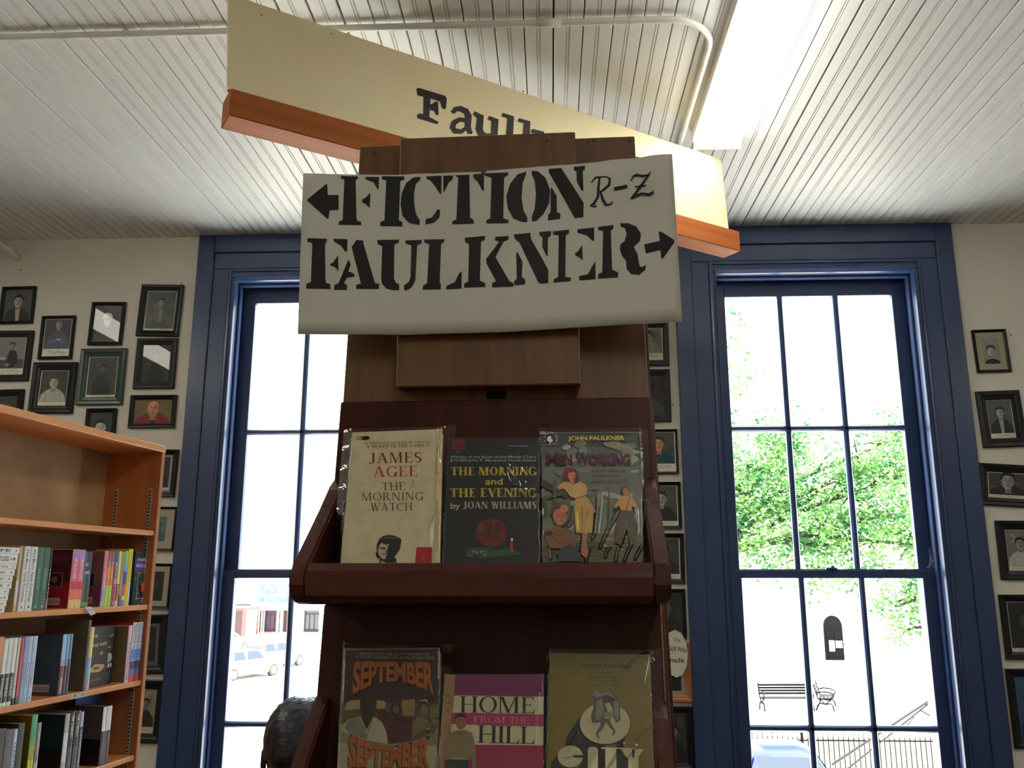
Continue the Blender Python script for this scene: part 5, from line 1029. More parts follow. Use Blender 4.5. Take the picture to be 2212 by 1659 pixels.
row(z4, 1440, [
 (-60, 14, -20, [(0, (180, 120, 60)), (.6, (60, 60, 120))], 'orange and blue book cut by the left edge, middle row'),
 (18, 72, 8, [(0, (200, 204, 214)), (.52, (30, 30, 32)), (.94, (220, 220, 220))], 'white over black book, first of three alike in the middle row', dict(txt=('STORIES', .58, .85), tcol=(190, 190, 190))),
 (76, 130, 0, [(0, (200, 204, 214)), (.52, (30, 30, 32)), (.94, (220, 220, 220))], 'white over black book, second of three alike in the middle row', dict(txt=('STORIES', .58, .85), tcol=(190, 190, 190))),
 (134, 190, -8, [(0, (200, 204, 214)), (.52, (30, 30, 32)), (.94, (220, 220, 220))], 'white over black book, third of three alike in the middle row', dict(txt=('STORIES', .58, .85), tcol=(190, 190, 190))),
 (192, 232, -12, [(0, (170, 180, 172)), (.9, (30, 30, 34))], 'pale grey-green book left of the red one'),
 (234, 276, -14, [(0, (176, 40, 60)), (.9, (40, 24, 28))], 'slim red book among the pale blue ones'),
 (280, 326, -22, [(0, (120, 136, 172))], 'blue-grey book right of the red one', dict(txt=('LYRICS', .4, .75), tcol=(70, 80, 110), cap=.3)),
 (328, 384, -24, [(0, (150, 170, 206))], 'light blue book, nearer of the wide pair', dict(txt=('FOUND', .4, .75), tcol=(60, 74, 110), cap=.3)),
 (388, 446, -30, [(0, (160, 180, 214))], 'light blue book, farther of the wide pair', dict(txt=('FOUND', .4, .75), tcol=(60, 74, 110), cap=.3)),
 (770, 824, -52, [(0, (130, 170, 220)), (.42, (150, 130, 140)), (.52, (90, 40, 56))], 'sky blue over maroon book, nearest of three', dict(txt=('ANCHOR', .7, .92), tcol=(200, 190, 190), side=backcover((52, 64, 76), (52, 62, 72), False, True, (70, 84, 98)), dep=.145)),
 (826, 864, -54, [(0, (110, 150, 200)), (.42, (120, 120, 140)), (.52, (76, 40, 60))], 'sky blue over maroon book, middle of three'),
 (866, 900, -58, [(0, (90, 130, 170)), (.42, (60, 80, 110)), (.52, (40, 60, 90))], 'sky blue over dark blue book, farthest of three'),
 (1082, 1116, -235, [(0, (60, 62, 66))], 'tall dark metal-like bookend spine rising to the shelf above', dict(side=backcover((96, 88, 72), (92, 84, 66), False, False, (70, 64, 52)), dep=.16)),
 (1118, 1164, -145, [(0, (214, 184, 100)), (.48, (120, 160, 200)), (.8, (150, 140, 160))], 'yellow over blue slim book beside the dark face-out one'),
 (1612, 1656, -166, [(0, (206, 170, 190))], 'slim pink book with small lettering', dict(txt=('IT IS RUNNING THIN', .3, .95), tcol=(90, 60, 80), side=backcover((106, 92, 66), (100, 86, 60), False, False, (80, 70, 50)), dep=.15)),
 (1662, 1710, -205, [(0, (196, 200, 226)), (.46, (90, 140, 206)), (.66, (28, 34, 60)), (.78, (50, 80, 160)), (.88, (170, 40, 50))], 'white blue and red book, nearest of three ending the middle row', dict(txt=('DAVID FOSTER WALLACE', .03, .6), tcol=(50, 70, 150), cap=.7)),
 (1712, 1752, -208, [(0, (196, 200, 226)), (.46, (90, 140, 206)), (.66, (28, 34, 60)), (.78, (50, 80, 160)), (.88, (170, 40, 50))], 'white blue and red book, middle of three ending the middle row', dict(txt=('DAVID FOSTER WALLACE', .03, .6), tcol=(50, 70, 150), cap=.7)),
 (1754, 1794, -212, [(0, (196, 200, 226)), (.46, (90, 140, 206)), (.66, (28, 34, 60)), (.78, (50, 80, 160)), (.88, (170, 40, 50))], 'white blue and red book, farthest of three ending the middle row', dict(txt=('DAVID FOSTER WALLACE', .03, .6), tcol=(50, 70, 150), cap=.7)),
], 5.947, 0, 1380)
def dr2(c, w, h):
    c.text('THE', (w*.04, h*.82), (w*.3, h*.82), h*.045, (176, 172, 160), bold=.02); c.text('THE WIFE', (w*.04, h*.66), (w*.86, h*.68), h*.05, (176, 172, 160), bold=.02); c.text('Y', (w*.1, h*.48), (w*.18, h*.48), h*.04, (170, 166, 150)); c.ell(w*.6, h*.55, w*.09, h*.035, (150, 138, 96))
    c.poly([(w*.0, h*.3), (w*.3, h*.38), (w*.8, h*.36), (w*.86, h*.32), (w*.6, h*.24), (w*.05, h*.25)], (168, 146, 104)); c.poly([(w*.2, h*.33), (w*.5, h*.34), (w*.55, h*.29), (w*.25, h*.28)], (96, 80, 56)); c.text('J. A. RNESO', (w*.05, h*.1), (w*.72, h*.11), h*.035, (140, 130, 110))
def dr3(c, w, h):
    c.text('hun', (w*.1, h*.8), (w*.9, h*.84), h*.05, (190, 190, 190)); c.text('me', (w*.1, h*.66), (w*.6, h*.62), h*.05, (190, 190, 190), bold=.02); c.ell(w*.5, h*.46, w*.4, h*.085, (160, 166, 172), 20); c.text('winner', (w*.25, h*.45), (w*.75, h*.45), h*.02, (60, 60, 70)); c.text('all', (w*.02, h*.29), (w*.9, h*.3), h*.06, (206, 206, 206), bold=.03)
    for i in range(5): c.rect(w*.05, h*(.2-.03*i), w*.8, h*(.2-.03*i)+.001, (110, 116, 124))
faceout([(1168/5.947, 1380-150/5.947), (1362/5.947, 1400)], z4, (58, 52, 48), 'dark brown face-out book with pale scattered letters in the middle row', dr2, y=.04)
faceout([(1364/5.947, 1380-150/5.947), (1462/5.947, 1400)], z4, (34, 36, 42), 'black face-out book with round pale seal in the middle row', dr3, y=.05)
z5 = SH[4]+.018
row(z5, 1600, [
 (-40, 62, 1160, [(0, (24, 24, 34))], 'black book cut by the left edge in the lower row'),
 (66, 165, 1172, [(0, (76, 74, 84))], 'wide dark grey book in the lower row'),
 (168, 214, 1165, [(0, (170, 184, 220))], 'pale blue-white book with dark title in the lower row', dict(txt=('GARDENS', .2, .8), tcol=(30, 40, 70))),
 (216, 298, 1090, [(0, (20, 22, 24)), (.9, (40, 40, 40))], 'thick black book in the lower row'),
 (385, 454, 985, [(0, (60, 150, 120)), (.35, (130, 160, 60)), (.6, (196, 190, 50))], 'green to yellow book in the lower row', dict(txt=('THE THINGS', .2, .9), tcol=(90, 110, 30), cap=.35, side=backcover((104, 92, 34), (96, 84, 30), False, False, (84, 76, 30)), dep=.15)),
 (458, 512, 1085, [(0, (110, 106, 104)), (.6, (150, 146, 150)), (.8, (90, 84, 80))], 'grey book right of the green to yellow one', dict(txt=('TIM O’BRIEN', .1, .5), tcol=(170, 168, 160), cap=.4)),
 (812, 868, 972, [(0, (150, 160, 150)), (.3, (196, 210, 230)), (.75, (170, 170, 200))], 'shiny white and grey book in the lower row', dict(side=backcover((20, 44, 44), (20, 20, 22), False, False, (30, 60, 60)), dep=.15)),
 (876, 932, 945, [(0, (22, 22, 26)), (.55, (62, 62, 66))], 'black book with spaced white author name, nearer one', dict(txt=('TIM O’BRIEN', .05, .4), tcol=(190, 190, 190), cap=.45)),
 (944, 1002, 935, [(0, (22, 22, 26)), (.55, (62, 62, 66))], 'black book with spaced white author name, farther one', dict(txt=('TIM O’BRIEN', .05, .4), tcol=(190, 190, 190), cap=.45)),
 (1006, 1046, 945, [(0, (150, 170, 220)), (.25, (40, 42, 50)), (.5, (76, 76, 84))], 'blue-topped grey book right of the two black ones', dict(txt=('DISAPPEARANCE', .3, .9), tcol=(180, 180, 180))),
 (1290, 1334, 885, [(0, (206, 216, 246)), (.42, (44, 24, 50))], 'white over purple book, nearer of two', dict(side=backcover((70, 66, 66), (14, 14, 20), False, False, (60, 56, 56)), dep=.15)),  # near cover is black; its grey upper half is a painted reflection
 (1338, 1404, 872, [(0, (212, 222, 250)), (.42, (46, 26, 54))], 'white over purple book, farther of two'),
], 5.947, 0, 1380)
def dr4(c, w, h):
    c.rect(0, h*.82, w, h, (40, 80, 140)); c.rect(0, h*.6, w, h*.82, (24, 60, 150)); c.text('TRACKS', (w*.1, h*.86), (w*.86, h*.87), h*.05, (70, 120, 180), bold=.02)
    for i in range(16): c.ell(random.uniform(.1, .9)*w, random.uniform(.05, .5)*h, w*.1, h*.03, random.choice([(50,110,170),(70,140,200),(30,80,150)]), 8)
faceout([(1252/5.947, 1380+690/5.947), (1560/5.947, 1500)], z5, (28, 70, 140), 'large bright blue book standing face-out at the back of the lower row', dr4, y=.13, th=.012)
# shelf cards
q = bkp(185, 1318, -.004)
sc_ = empty('shelf_card', tuple(BKM @ Vector((q.x, -.003, SH[2]+.02))), (0, 0, BKA), 'small white card with blue writing hanging over the upper shelf edge', 'card')
mb = MB(); mb.add([(-.004, .0, .001), (.026, -.001, .002), (.036, -.014, -.020), (.014, -.012, -.026), (-.004, .0005, .0014), (.026, -.0005, .0024), (.036, -.0135, -.0196), (.014, -.0115, -.0256)], [(3,2,1,0),(4,5,6,7),(0,1,5,4),(1,2,6,5),(2,3,7,6),(3,0,4,7)], (214, 218, 228)); mb.build('card', printmat('matte_print'), sc_)
def fcard(x, y):
    a, b, c_, d = [Vector(v) for v in ((-.004, 0, .001), (.026, -.001, .002), (.036, -.014, -.020), (.014, -.012, -.026))]
    return (a*(1-x)+b*x)*(1-y) + (d*(1-x)+c_*x)*y
c = Canvas(fcard, (.1, -.86, .5), .0006); c.text('Murakami', (.2, .4), (.85, .4), .16, (60, 70, 150), bold=.02); c.text('M', (.45, .7), (.6, .7), .16, (60, 70, 150)); c.mb.build('writing', printmat('matte_print'), sc_)
q0, q1 = bkp(155, 1507, 0), bkp(190, 1497, 0)
sl = empty('shelf_label', tuple(BKM @ Vector((q0.x, .0035, z4-.017))), (0, 0, BKA), 'torn white label stuck on the middle shelf edge', 'label'); L = q1.x-q0.x
MB().prism([(0, .001), (L, .0), (L*.98, .016), (L*.5, .017), (L*.2, .0165), (.002, .015)], 1, -.0004, 0, (190, 186, 178)).build('paper', printmat('matte_print'), sl)
c = Canvas(lambda x, y: Vector((x, -.0005, y)), (0, -1, 0), .0001); c.sc_y_down = False; c.text('TIM', (L*.15, .005), (L*.32, .005), .008, (40, 40, 44), bold=.03); c.text('OBN', (L*.6, .005), (L*.85, .005), .008, (90, 90, 94)); c.mb.build('writing', printmat('matte_print'), sl)

# ================================================================= BRONZE BUST AT THE LEFT WINDOW
m_br = mat('dark_bronze', (34, 34, 40), .26, (46, 46, 54), (20, 20, 20), metal=.35, bump=.3, bscale=70)
m_hair = mat('bronze_hair', (40, 42, 50), .32, (64, 66, 78), (60, 60, 60), metal=.3, bump=1.0, bscale=90)
hc = CP + ray(652, 1632)*1.95
BU = empty('bronze_bust', (hc.x, hc.y, 0), (0, 0, math.radians(12)), 'dark glossy bronze bust seen from behind, standing before the left window', 'sculpture')
hz = hc.z
def ring(z, rx, ry, cy=0, n=28, e=2.2): return [Vector((rx*math.copysign(abs(math.cos(t))**(2/e), math.cos(t)), cy + ry*math.copysign(abs(math.sin(t))**(2/e), math.sin(t)), z)) for t in [2*math.pi*i/n for i in range(n)]]
R_ = [(-.40, .12, .08, .0), (-.38, .17, .10, .0), (-.32, .21, .115, .0), (-.26, .22, .115, .005), (-.215, .20, .10, .005), (-.18, .135, .085, .0), (-.155, .08, .072, .0), (-.13, .063, .066, .005), (-.10, .058, .064, .008), (-.075, .062, .074, .014), (-.055, .068, .086, .014), (-.03, .073, .094, .010), (0, .078, .100, .004), (.03, .080, .103, .0), (.055, .079, .101, -.002), (.08, .073, .094, -.004), (.1, .060, .078, -.005), (.114, .042, .055, -.005), (.122, .02, .026, -.005)]
MB().loft([ring(hz+a, b, c_, d) for a, b, c_, d in R_]).build('body', m_br, BU, True)
Hh = [(.005, .0815, .09, -.02), (.02, .084, .102, -.012), (.045, .0845, .106, -.006), (.07, .080, .102, -.006), (.09, .071, .092, -.006), (.108, .057, .074, -.006), (.121, .038, .05, -.006), (.129, .015, .02, -.006)]
hr = [ring(hz+a, b, c_, d, 72) for a, b, c_, d in Hh]
fine = []
for i in range(len(hr)-1):
    for k in range(4): fine.append([hr[i][j].lerp(hr[i+1][j], k/4) for j in range(72)])
rnd = random.Random(4)
for i, R2 in enumerate(fine):
    for j, p in enumerate(R2):
        d = (p - Vector((0, -.006, hz+.02))).normalized(); p += d*(.0011*math.sin(j*1.1+math.sin(i*.9)*2.2)*math.cos(i*1.3+j*.25) + rnd.uniform(-.0006, .0006))
MB().loft(fine).build('hair', m_hair, BU, True)
for s_ in (-1, 1): MB().loft([[Vector((s_*(.076+.012*k), -.004+.016*math.cos(t)*(1-.25*k)+.004*k, hz-.012+.030*math.sin(t)*(1-.15*k))) for t in [2*math.pi*i/12 for i in range(12)]] for k in (0, .5, 1)]).build('ear', m_br, BU, True, fix=True)
MB().loft([[Vector((x, .088+y, hz+z)) for x, y, z in ((-.012*k, .0, -.03), (.012*k, .0, -.03), (.010*k, .012*k, -.034), (-.010*k, .012*k, -.034))] for k in (1, 1.6)] + [[Vector((x, .09, hz+.02)) for x in (-.006, .006, .005, -.005)]]).build('nose', m_br, BU, True, fix=True)
MB().cbox((-.16, -.13, hz-.50), (.16, .13, hz-.40), .006).build('base', m_br, BU)
MB().cbox((-.19, -.16, 0), (.19, .16, hz-.50), .006).build('pedestal', mat('black_pedestal', (26, 26, 28), .5), BU)
# ================================================================= THE STREET OUTSIDE
GZ = -3.4
def gp(px, py): p = atz(px, py, GZ); return p
m_road = mat('pale_concrete', (176, 170, 160), .8, (196, 190, 178), (.4, .4, .4)); m_stucco = mat('white_stucco', (222, 220, 212), .8, (230, 228, 222), (1, 1, 1))
tag(MB().box((-160, D+.4, GZ-.3), (160, 190, GZ)).build('street_ground', m_road), kind='structure')
tag(MB().box((XL-.2, YB-.2, GZ), (XR+.2, D+.34, -.12)).build('trim_1', m_stucco), kind='structure')
tag(MB().box((XL-.2, YB-.2, CZ+.25), (XR+.2, D+.5, CZ+1.6)).build('trim_2', m_stucco), kind='structure')
tag(MB().add([(XL, D+.36, -.34), (XR, D+.36, -.34), (XR, 7.6, -.50), (XL, 7.6, -.50), (XL, D+.36, -.44), (XR, D+.36, -.44), (XR, 7.6, -.60), (XL, 7.6, -.60)], [(0,1,2,3),(7,6,5,4),(0,4,5,1),(1,5,6,2),(2,6,7,3),(3,7,4,0)]).build('added_bounce_roof', mat('white_bounce_roof', (240, 240, 238), .6)), kind='structure')  # unseen pale roof added below the sills to bounce sunlight onto the ceiling
def extent(px0, px1, y):
    return aty(px0, 1240, y).x, aty(px1, 1240, y).x
# ---- white courthouse with arched dark door (right window)
CY = 50.5
ch = empty('courthouse', (10, CY, GZ), label='large white stuccoed building with a tall arched dark door, across the lawn', cat='building')
dx0 = aty(1788, 1440, CY).x; dx1 = aty(1828, 1440, CY).x; dzt = aty(1808, 1330, CY).z; dzb = GZ+.02
x0, x1 = aty(1480, 1300, CY).x, aty(2250, 1300, CY).x
MB().box((x0, CY+.3, GZ), (x1, CY+18, GZ+9.0)).build('wall', m_stucco, ch, world=True)
MB().box((x0-.3, CY-.1, GZ+9.0), (x1+.3, CY+18.3, GZ+9.5)).build('cornice', m_stucco, ch, world=True)
MB().box((x0, CY+.05, GZ), (x1, CY+.3, GZ+.5)).build('plinth', m_stucco, ch, world=True)
cx = (dx0+dx1)/2; hw = (dx1-dx0)/2; zs = dzt-hw*1.2
m_door = mat('dark_door_paint', (5, 5, 8), .7, (12, 12, 15), (2, 2, 2), spec=.1)
ap = [(cx-hw, dzb), (cx+hw, dzb), (cx+hw, zs)] + [(cx+hw*math.cos(t), zs+hw*1.2*math.sin(t)) for t in [math.pi*i/10 for i in range(1, 10)]] + [(cx-hw, zs)]
dr_ = MB().prism(ap, 1, CY+.16, CY+.30).build('arched_door', m_door, ch, world=True)
for a, b, z0, z1 in ((.1, .9, .05, .28), (.1, .9, .3, .42), (.1, .46, .62, .9), (.54, .9, .62, .9)): MB().cbox((cx-hw+2*hw*a, CY+.13, dzb+(zs-dzb)*z0), (cx-hw+2*hw*b, CY+.165, dzb+(zs-dzb)*z1), .01).build('door_panel', m_door, ch, world=True)
for a, b, z0, z1 in ((.2, .5, .42, .68), (.56, .92, .5, .67)): tag(MB().box((cx-hw+2*hw*a, CY+.10, dzb+(zs-dzb)*z0), (cx-hw+2*hw*b, CY+.12, dzb+(zs-dzb)*z1)).build('paper_notice', mat('notice_paper', (230, 230, 226), .8), ch, world=True))
for px in (1545, 1660, 1930, 2040):
    xx = aty(px, 1300, CY).x; MB().box((xx-.35, CY+.15, GZ+.5), (xx+.35, CY+.3, GZ+9)).build('pilaster', m_stucco, ch, world=True)
# ---- building with glazed upper storey and brown doors (left window)
LY = 80
lb = empty('arcade_building', (-20, LY, GZ), label='white building with blue upper windows and brown doors, far across the street', cat='building')
lx0, lx1 = aty(300, 1300, LY).x, aty(1350, 1300, LY).x
MB().box((lx0, LY+.5, GZ), (lx1, LY+14, GZ+8.2)).build('wall', m_stucco, lb, world=True)
MB().box((lx0-.2, LY-.2, GZ+8.2), (lx1+.2, LY+14, GZ+8.8)).build('cornice', m_stucco, lb, world=True)
m_wood2 = mat('brown_door_wood', (50, 28, 24), .6); m_dkgl = mat('dark_shop_glass', (40, 52, 70), .15); m_blgl = mat('painted_blue_reflection', (56, 92, 150), .5, (110, 136, 170), (2.2, 2.2, 2.2), 4)  # m_blgl: blue reflections of the upper panes painted into a dull base colour
def rp(px0, py0, px1, py1): a = aty(px0, py0, LY); b = aty(px1, py1, LY); return a.x, b.x, b.z, a.z
for i, (a, b_) in enumerate([(556, 563), (571, 603), (611, 621), (656, 690), (706, 740), (758, 790)]):
    xa, xb, za, zb = rp(a, 1314, b_, 1367); za = GZ+.12
    d = MB().box((xa, LY+.35, za), (xb, LY+.5, zb)).build('doorway', m_wood2, lb, world=True)
    if xb-xa > .9:
        w_ = xb-xa
        for f0, f1 in ((.06, .3), (.38, .58), (.66, .92)): MB().box((xa+w_*f0, LY+.3, za+.25), (xa+w_*f1, LY+.36, zb-.55)).build('glass_panel', m_dkgl, lb, world=True)
        MB().box((xa+w_*.06, LY+.3, zb-.4), (xb-w_*.06, LY+.36, zb-.08)).build('transom', m_dkgl, lb, world=True)
for px in (564.5, 605.5, 649, 697, 748):
    xx = aty(px, 1340, LY).x
    MB().tube([(xx-.12, LY-.4, GZ), (xx-.12, LY-.4, GZ+2.6)], .11, 10).build('column', m_stucco, lb, world=True)
    MB().tube([(xx+.16, LY-.4, GZ), (xx+.16, LY-.4, GZ+2.6)], .07, 10).build('column', m_stucco, lb, world=True)
xa, xb, za, zb = rp(545, 1302, 800, 1313); MB().box((xa, LY-.7, za-.2), (xb, LY+.5, zb)).build('balcony_beam', m_stucco, lb, world=True)
for a, b_ in ((556, 566), (571, 608), (613, 622), (634, 645), (652, 690), (700, 740), (752, 790)):
    for y0_, y1_ in ((1262, 1284), (1288, 1301)):
        xa, xb, za, zb = rp(a, y0_, b_, y1_); MB().box((xa, LY+.35, za), (xb, LY+.52, zb)).build('window', m_blgl, lb, world=True)
rb = empty('red_shopfront', (-34, LY-4, GZ), label='pinkish red shopfront left of the building with brown doors', cat='building')
xa, xb = aty(495, 1340, LY-4).x, aty(532, 1340, LY-4).x; zt_ = aty(500, 1308, LY-4).z
MB().box((xa-6, LY-4, GZ), (xb, LY-.8, zt_)).build('wall', mat('faded_brick', (150, 70, 70), .8), rb, world=True); MB().box((xa-6, LY-4.3, zt_-.2), (xb+.1, LY-.75, zt_)).build('cornice', m_stucco, rb, world=True)
MB().box((xb-1.2, LY-4.05, GZ), (xb-.4, LY-4, GZ+2.1)).build('doorway', m_wood2, rb, world=True)

# ---- cars
def car(x, y, ang, col, label, L=4.5, Wd=1.75, Hc=1.45):
    r = empty('car', (x, y, GZ), (0, 0, ang), label, 'car', 'cars parked in the street')
    m = mat('car_paint_%d_%d_%d' % col, col, .3, coat=.15); gl = mat('car_glass', (24, 30, 40), .08); ty = mat('tyre_rubber', (20, 20, 22), .8); hb = mat('wheel_alloy', (150, 150, 155), .3, metal=.7); tr = mat('red_tail_lamp', (150, 20, 24), .3); hl = mat('clear_headlamp', (220, 224, 230), .1)
    h2 = Wd/2
    # x along the car, front at +x: stations (x, z_bottom, z_belt, z_top, half belt, half top)
    st = [(-L/2, .42, .74, .76, h2*.80, h2*.72), (-L/2+.12, .28, .88, .92, h2*.93, h2*.84), (-L/2+.55, .24, .92, 1.02, h2, h2*.82), (-L/2+1.0, .22, .93, Hc-.07, h2, h2*.74), (-L/2+1.5, .22, .93, Hc, h2, h2*.72), (-L/2+2.3, .22, .92, Hc-.01, h2, h2*.72), (-L/2+2.75, .22, .91, Hc-.12, h2, h2*.74), (-L/2+3.35, .22, .90, .96, h2, h2*.86), (L/2-.5, .24, .84, .88, h2*.98, h2*.84), (L/2-.12, .28, .70, .74, h2*.92, h2*.8), (L/2, .38, .60, .62, h2*.78, h2*.7)]
    MB().loft([[Vector(q) for q in ((xx, -hb_, zb+.12), (xx, -hb_*.92, zb), (xx, hb_*.92, zb), (xx, hb_, zb+.12), (xx, hb_, zl), (xx, ht, zt), (xx, ht*.5, zt+.015), (xx, -ht*.5, zt+.015), (xx, -ht, zt), (xx, -hb_, zl))] for xx, zb, zl, zt, hb_, ht in st]).build('body', m, r, True, fix=True)
    def quad(nm, q, mm): MB().add([Vector(v) for v in q] + [Vector(v)+Vector((0, 0, .004)) for v in q], [(0,1,2,3),(7,6,5,4)]).build(nm, mm, r)
    xa = -L/2
    quad('windshield', [(xa+3.38, -h2*.80, .97), (xa+3.38, h2*.80, .97), (xa+2.78, h2*.70, Hc-.12), (xa+2.78, -h2*.70, Hc-.12)], gl)
    quad('rear_window', [(xa+.52, -h2*.76, 1.03), (xa+.52, h2*.76, 1.03), (xa+.98, h2*.68, Hc-.09), (xa+.98, -h2*.68, Hc-.09)], gl)
    for s_ in (-1, 1):
        for a0, a1 in ((.85, 1.65), (1.75, 2.9)): quad('side_window', [(xa+a0, s_*(h2+.004), .95), (xa+a1, s_*(h2+.004), .95), (xa+min(a1, 2.65), s_*(h2*.76+.02), Hc-.12), (xa+a0+.15, s_*(h2*.76+.02), Hc-.12)], gl)
        MB().cbox((xa+2.9, s_*h2-.08, .93), (xa+3.05, s_*h2+.08, 1.05), .02).build('wing_mirror', m, r)
        MB().cbox((L/2-.12, s_*h2*.66-.16, .56), (L/2+.0, s_*h2*.66+.16, .68), .02).build('headlight', hl, r)
        MB().cbox((xa-.0, s_*h2*.66-.14, .66), (xa+.12, s_*h2*.66+.14, .8), .02).build('tail_light', tr, r)
        for xx in (xa+.85, L/2-.85):
            w = MB().tube([(xx, s_*(h2-.18), .31), (xx, s_*(h2+.01), .31)], .31, 20).build('wheel', ty, r); MB().tube([(xx, s_*(h2-.0), .31), (xx, s_*(h2+.02), .31)], .19, 14).build('hubcap', hb, w)
    for xx in (L/2-.02, xa-.03): MB().cbox((xx, -h2*.8, .3), (xx+.06, h2*.8, .44), .02).build('bumper', m, r)
    MB().box((xa-.035, -.22, .5), (xa-.02, .22, .62)).build('number_plate', m_stucco, r)
    return r
p = gp(517, 1474); car(p.x-.6, p.y+1.9, math.radians(65), (196, 200, 206), 'silver car nearest in the left window, seen past the curb')
p = gp(585, 1449); car(p.x-.6, p.y+1.9, math.radians(65), (170, 172, 178), 'grey car behind the silver one in the left window')
p = gp(694, 1419); car(p.x+2.2, p.y+1.6, math.radians(14), (210, 206, 200), 'pale car half hidden by the rack in the left window')
p = gp(498, 1420); car(p.x-2.2, p.y+4, math.radians(65), (214, 214, 214), 'white car at the left edge of the left window')
pc = gp(1712, 1760); 
cz = 19.2; xx = aty(1712, 1640, cz).x; car(xx, cz+1.0, math.radians(-88), (4, 16, 84), 'bright blue car with pale roof at the bottom of the right window', Hc=1.42)

# ---- benches on the courthouse lawn
m_iron = mat('black_cast_iron', (5, 5, 7), .7, spec=.1); m_slat = mat('grey_bench_slat', (22, 20, 20), .8, spec=.1)
def bench(x, y, ang, label, Wb=1.7):
    r = empty('park_bench', (x, y, GZ), (0, 0, ang), label, 'bench', 'benches on the lawn')
    for i in range(4): MB().cbox((-Wb/2, -.25+.13*i, .44), (Wb/2, -.15+.13*i, .47), .005).build('seat_slat', m_slat, r)
    for i in range(4): MB().cbox((-Wb/2, .27+.03*i, .54+.1*i), (Wb/2, .295+.03*i, .62+.1*i), .005).build('back_slat', m_slat, r)
    for s_ in (-Wb/2+.03, Wb/2-.03):
        mb = MB(); mb.tube([(s_, -.30, 0), (s_, -.26, .2), (s_, -.2, .28), (s_, 0, .25), (s_, .2, .28), (s_, .28, .2), (s_, .34, 0)], .028, 6)
        mb.tube([(s_, -.28, .43), (s_, .26, .43), (s_, .4, .96)], .026, 6); mb.tube([(s_, -.22, .43), (s_, 0, .25), (s_, .22, .43)], .024, 6)
        mb.tube([(s_, .30, .66), (s_, .1, .70), (s_, -.15, .68), (s_, -.3, .62), (s_, -.3, .52), (s_, -.22, .46)], .026, 6); mb.build('scroll_leg', m_iron, r)
    return r
p = gp(1700, 1534); bench(p.x, p.y, math.radians(4), 'long park bench on the lawn left of the middle bars', 1.95)
p = gp(1783, 1534); bench(p.x+.15, p.y+.3, math.radians(70), 'park bench turned side-on beside the long one', 1.3)

# ---- lawn and iron fence
m_lawn = mat('dry_lawn', (44, 46, 28), .9, (70, 64, 48), (.9, .9, .9), 6, thr=(.42, .6))
FY = 23.4
fx0, fx1 = aty(1560, 1600, FY).x-1.5, aty(2070, 1600, FY).x+1.0
tag(MB().box((fx0-1, FY+.3, GZ), (fx1+12, 29.6, GZ+.03)).build('lawn', m_lawn), kind='structure')
zt = aty(1800, 1590, FY).z
fe = empty('iron_fence', (fx0, FY, GZ), label='low iron picket fence with looped tops along the lawn edge', cat='fence')
p0_ = MB().tube([(0, 0, .05), (0, 0, zt-GZ)], .011, 6).build('picket', m_iron, fe); n = int((fx1-fx0)/.125)
for i in range(1, n): o = p0_.copy(); COL.objects.link(o); o.parent = fe; o.location = (.125*i, 0, 0)
l0 = MB().tube([(.0, 0, zt-GZ-.02)] + [(.0625-.0625*math.cos(a), 0, zt-GZ+.05+.06*math.sin(a)) for a in [math.pi*k/8 for k in range(9)]] + [(.125, 0, zt-GZ-.02)], .009, 5).build('loop', m_iron, fe)
for i in range(2, n-1, 2): o = l0.copy(); COL.objects.link(o); o.parent = fe; o.location = (.125*i, 0, 0)
for z in (.15, zt-GZ-.12): MB().box((0, -.012, z), (.125*n, .012, z+.03)).build('rail', m_iron, fe)
xp = aty(1732, 1590, FY).x-fx0
for xx in (xp-4.6, xp, xp+4.6): MB().cbox((xx-.03, -.03, 0), (xx+.03, .03, zt-GZ+.08), .005).build('post', m_iron, fe)

# ---- awning stay: thin steel rods outside the right window
ay = 8.5; pk = aty(2004, 1516, ay)
aw = empty('awning_stay', tuple(pk), label='thin pale steel rods forming a peak outside the lower right window', cat='awning frame')
m_rod = mat('galvanised_rod', (40, 34, 38), .6, spec=.2)
for (a, b_), r_ in (((pk, aty(1797, 1652, ay)), .011), ((pk + Vector((0, 0, -.02)), aty(1830, 1662, ay)), .008), ((aty(1975, 1548, ay), aty(1950, 1580, ay)), .005), ((aty(1988, 1534, ay), aty(2060, 1575, ay)), .008)):
    MB().tube([a, b_], r_, 6).build('rod', m_rod, aw, world=True)

# ---- trees
m_leaf = bpy.data.materials.new('sunlit_leaves'); m_leaf.use_nodes = True
N = m_leaf.node_tree.nodes; Lk = m_leaf.node_tree.links; N.remove(N['Principled BSDF'])
df = N.new('ShaderNodeBsdfDiffuse'); tl = N.new('ShaderNodeBsdfTranslucent'); mx = N.new('ShaderNodeMixShader'); oi = N.new('ShaderNodeTexNoise'); oi.inputs['Scale'].default_value = 1.1; rp_ = N.new('ShaderNodeValToRGB'); tcn = N.new('ShaderNodeTexCoord')
Lk.new(tcn.outputs['Object'], oi.inputs['Vector']); Lk.new(oi.outputs[0], rp_.inputs[0]); rp_.color_ramp.elements[0].position = .35; rp_.color_ramp.elements[1].position = .65
rp_.color_ramp.elements[0].color = lin((40, 86, 52)); rp_.color_ramp.elements[1].color = lin((112, 152, 84))
Lk.new(rp_.outputs[0], df.inputs[0]); Lk.new(rp_.outputs[0], tl.inputs[0]); mx.inputs[0].default_value = .45; Lk.new(df.outputs[0], mx.inputs[1]); Lk.new(tl.outputs[0], mx.inputs[2]); Lk.new(mx.outputs[0], N['Material Output'].inputs[0])
m_bark = mat('grey_bark', (30, 25, 22), .9, (48, 42, 36), (6, 6, 1), bump=.5)
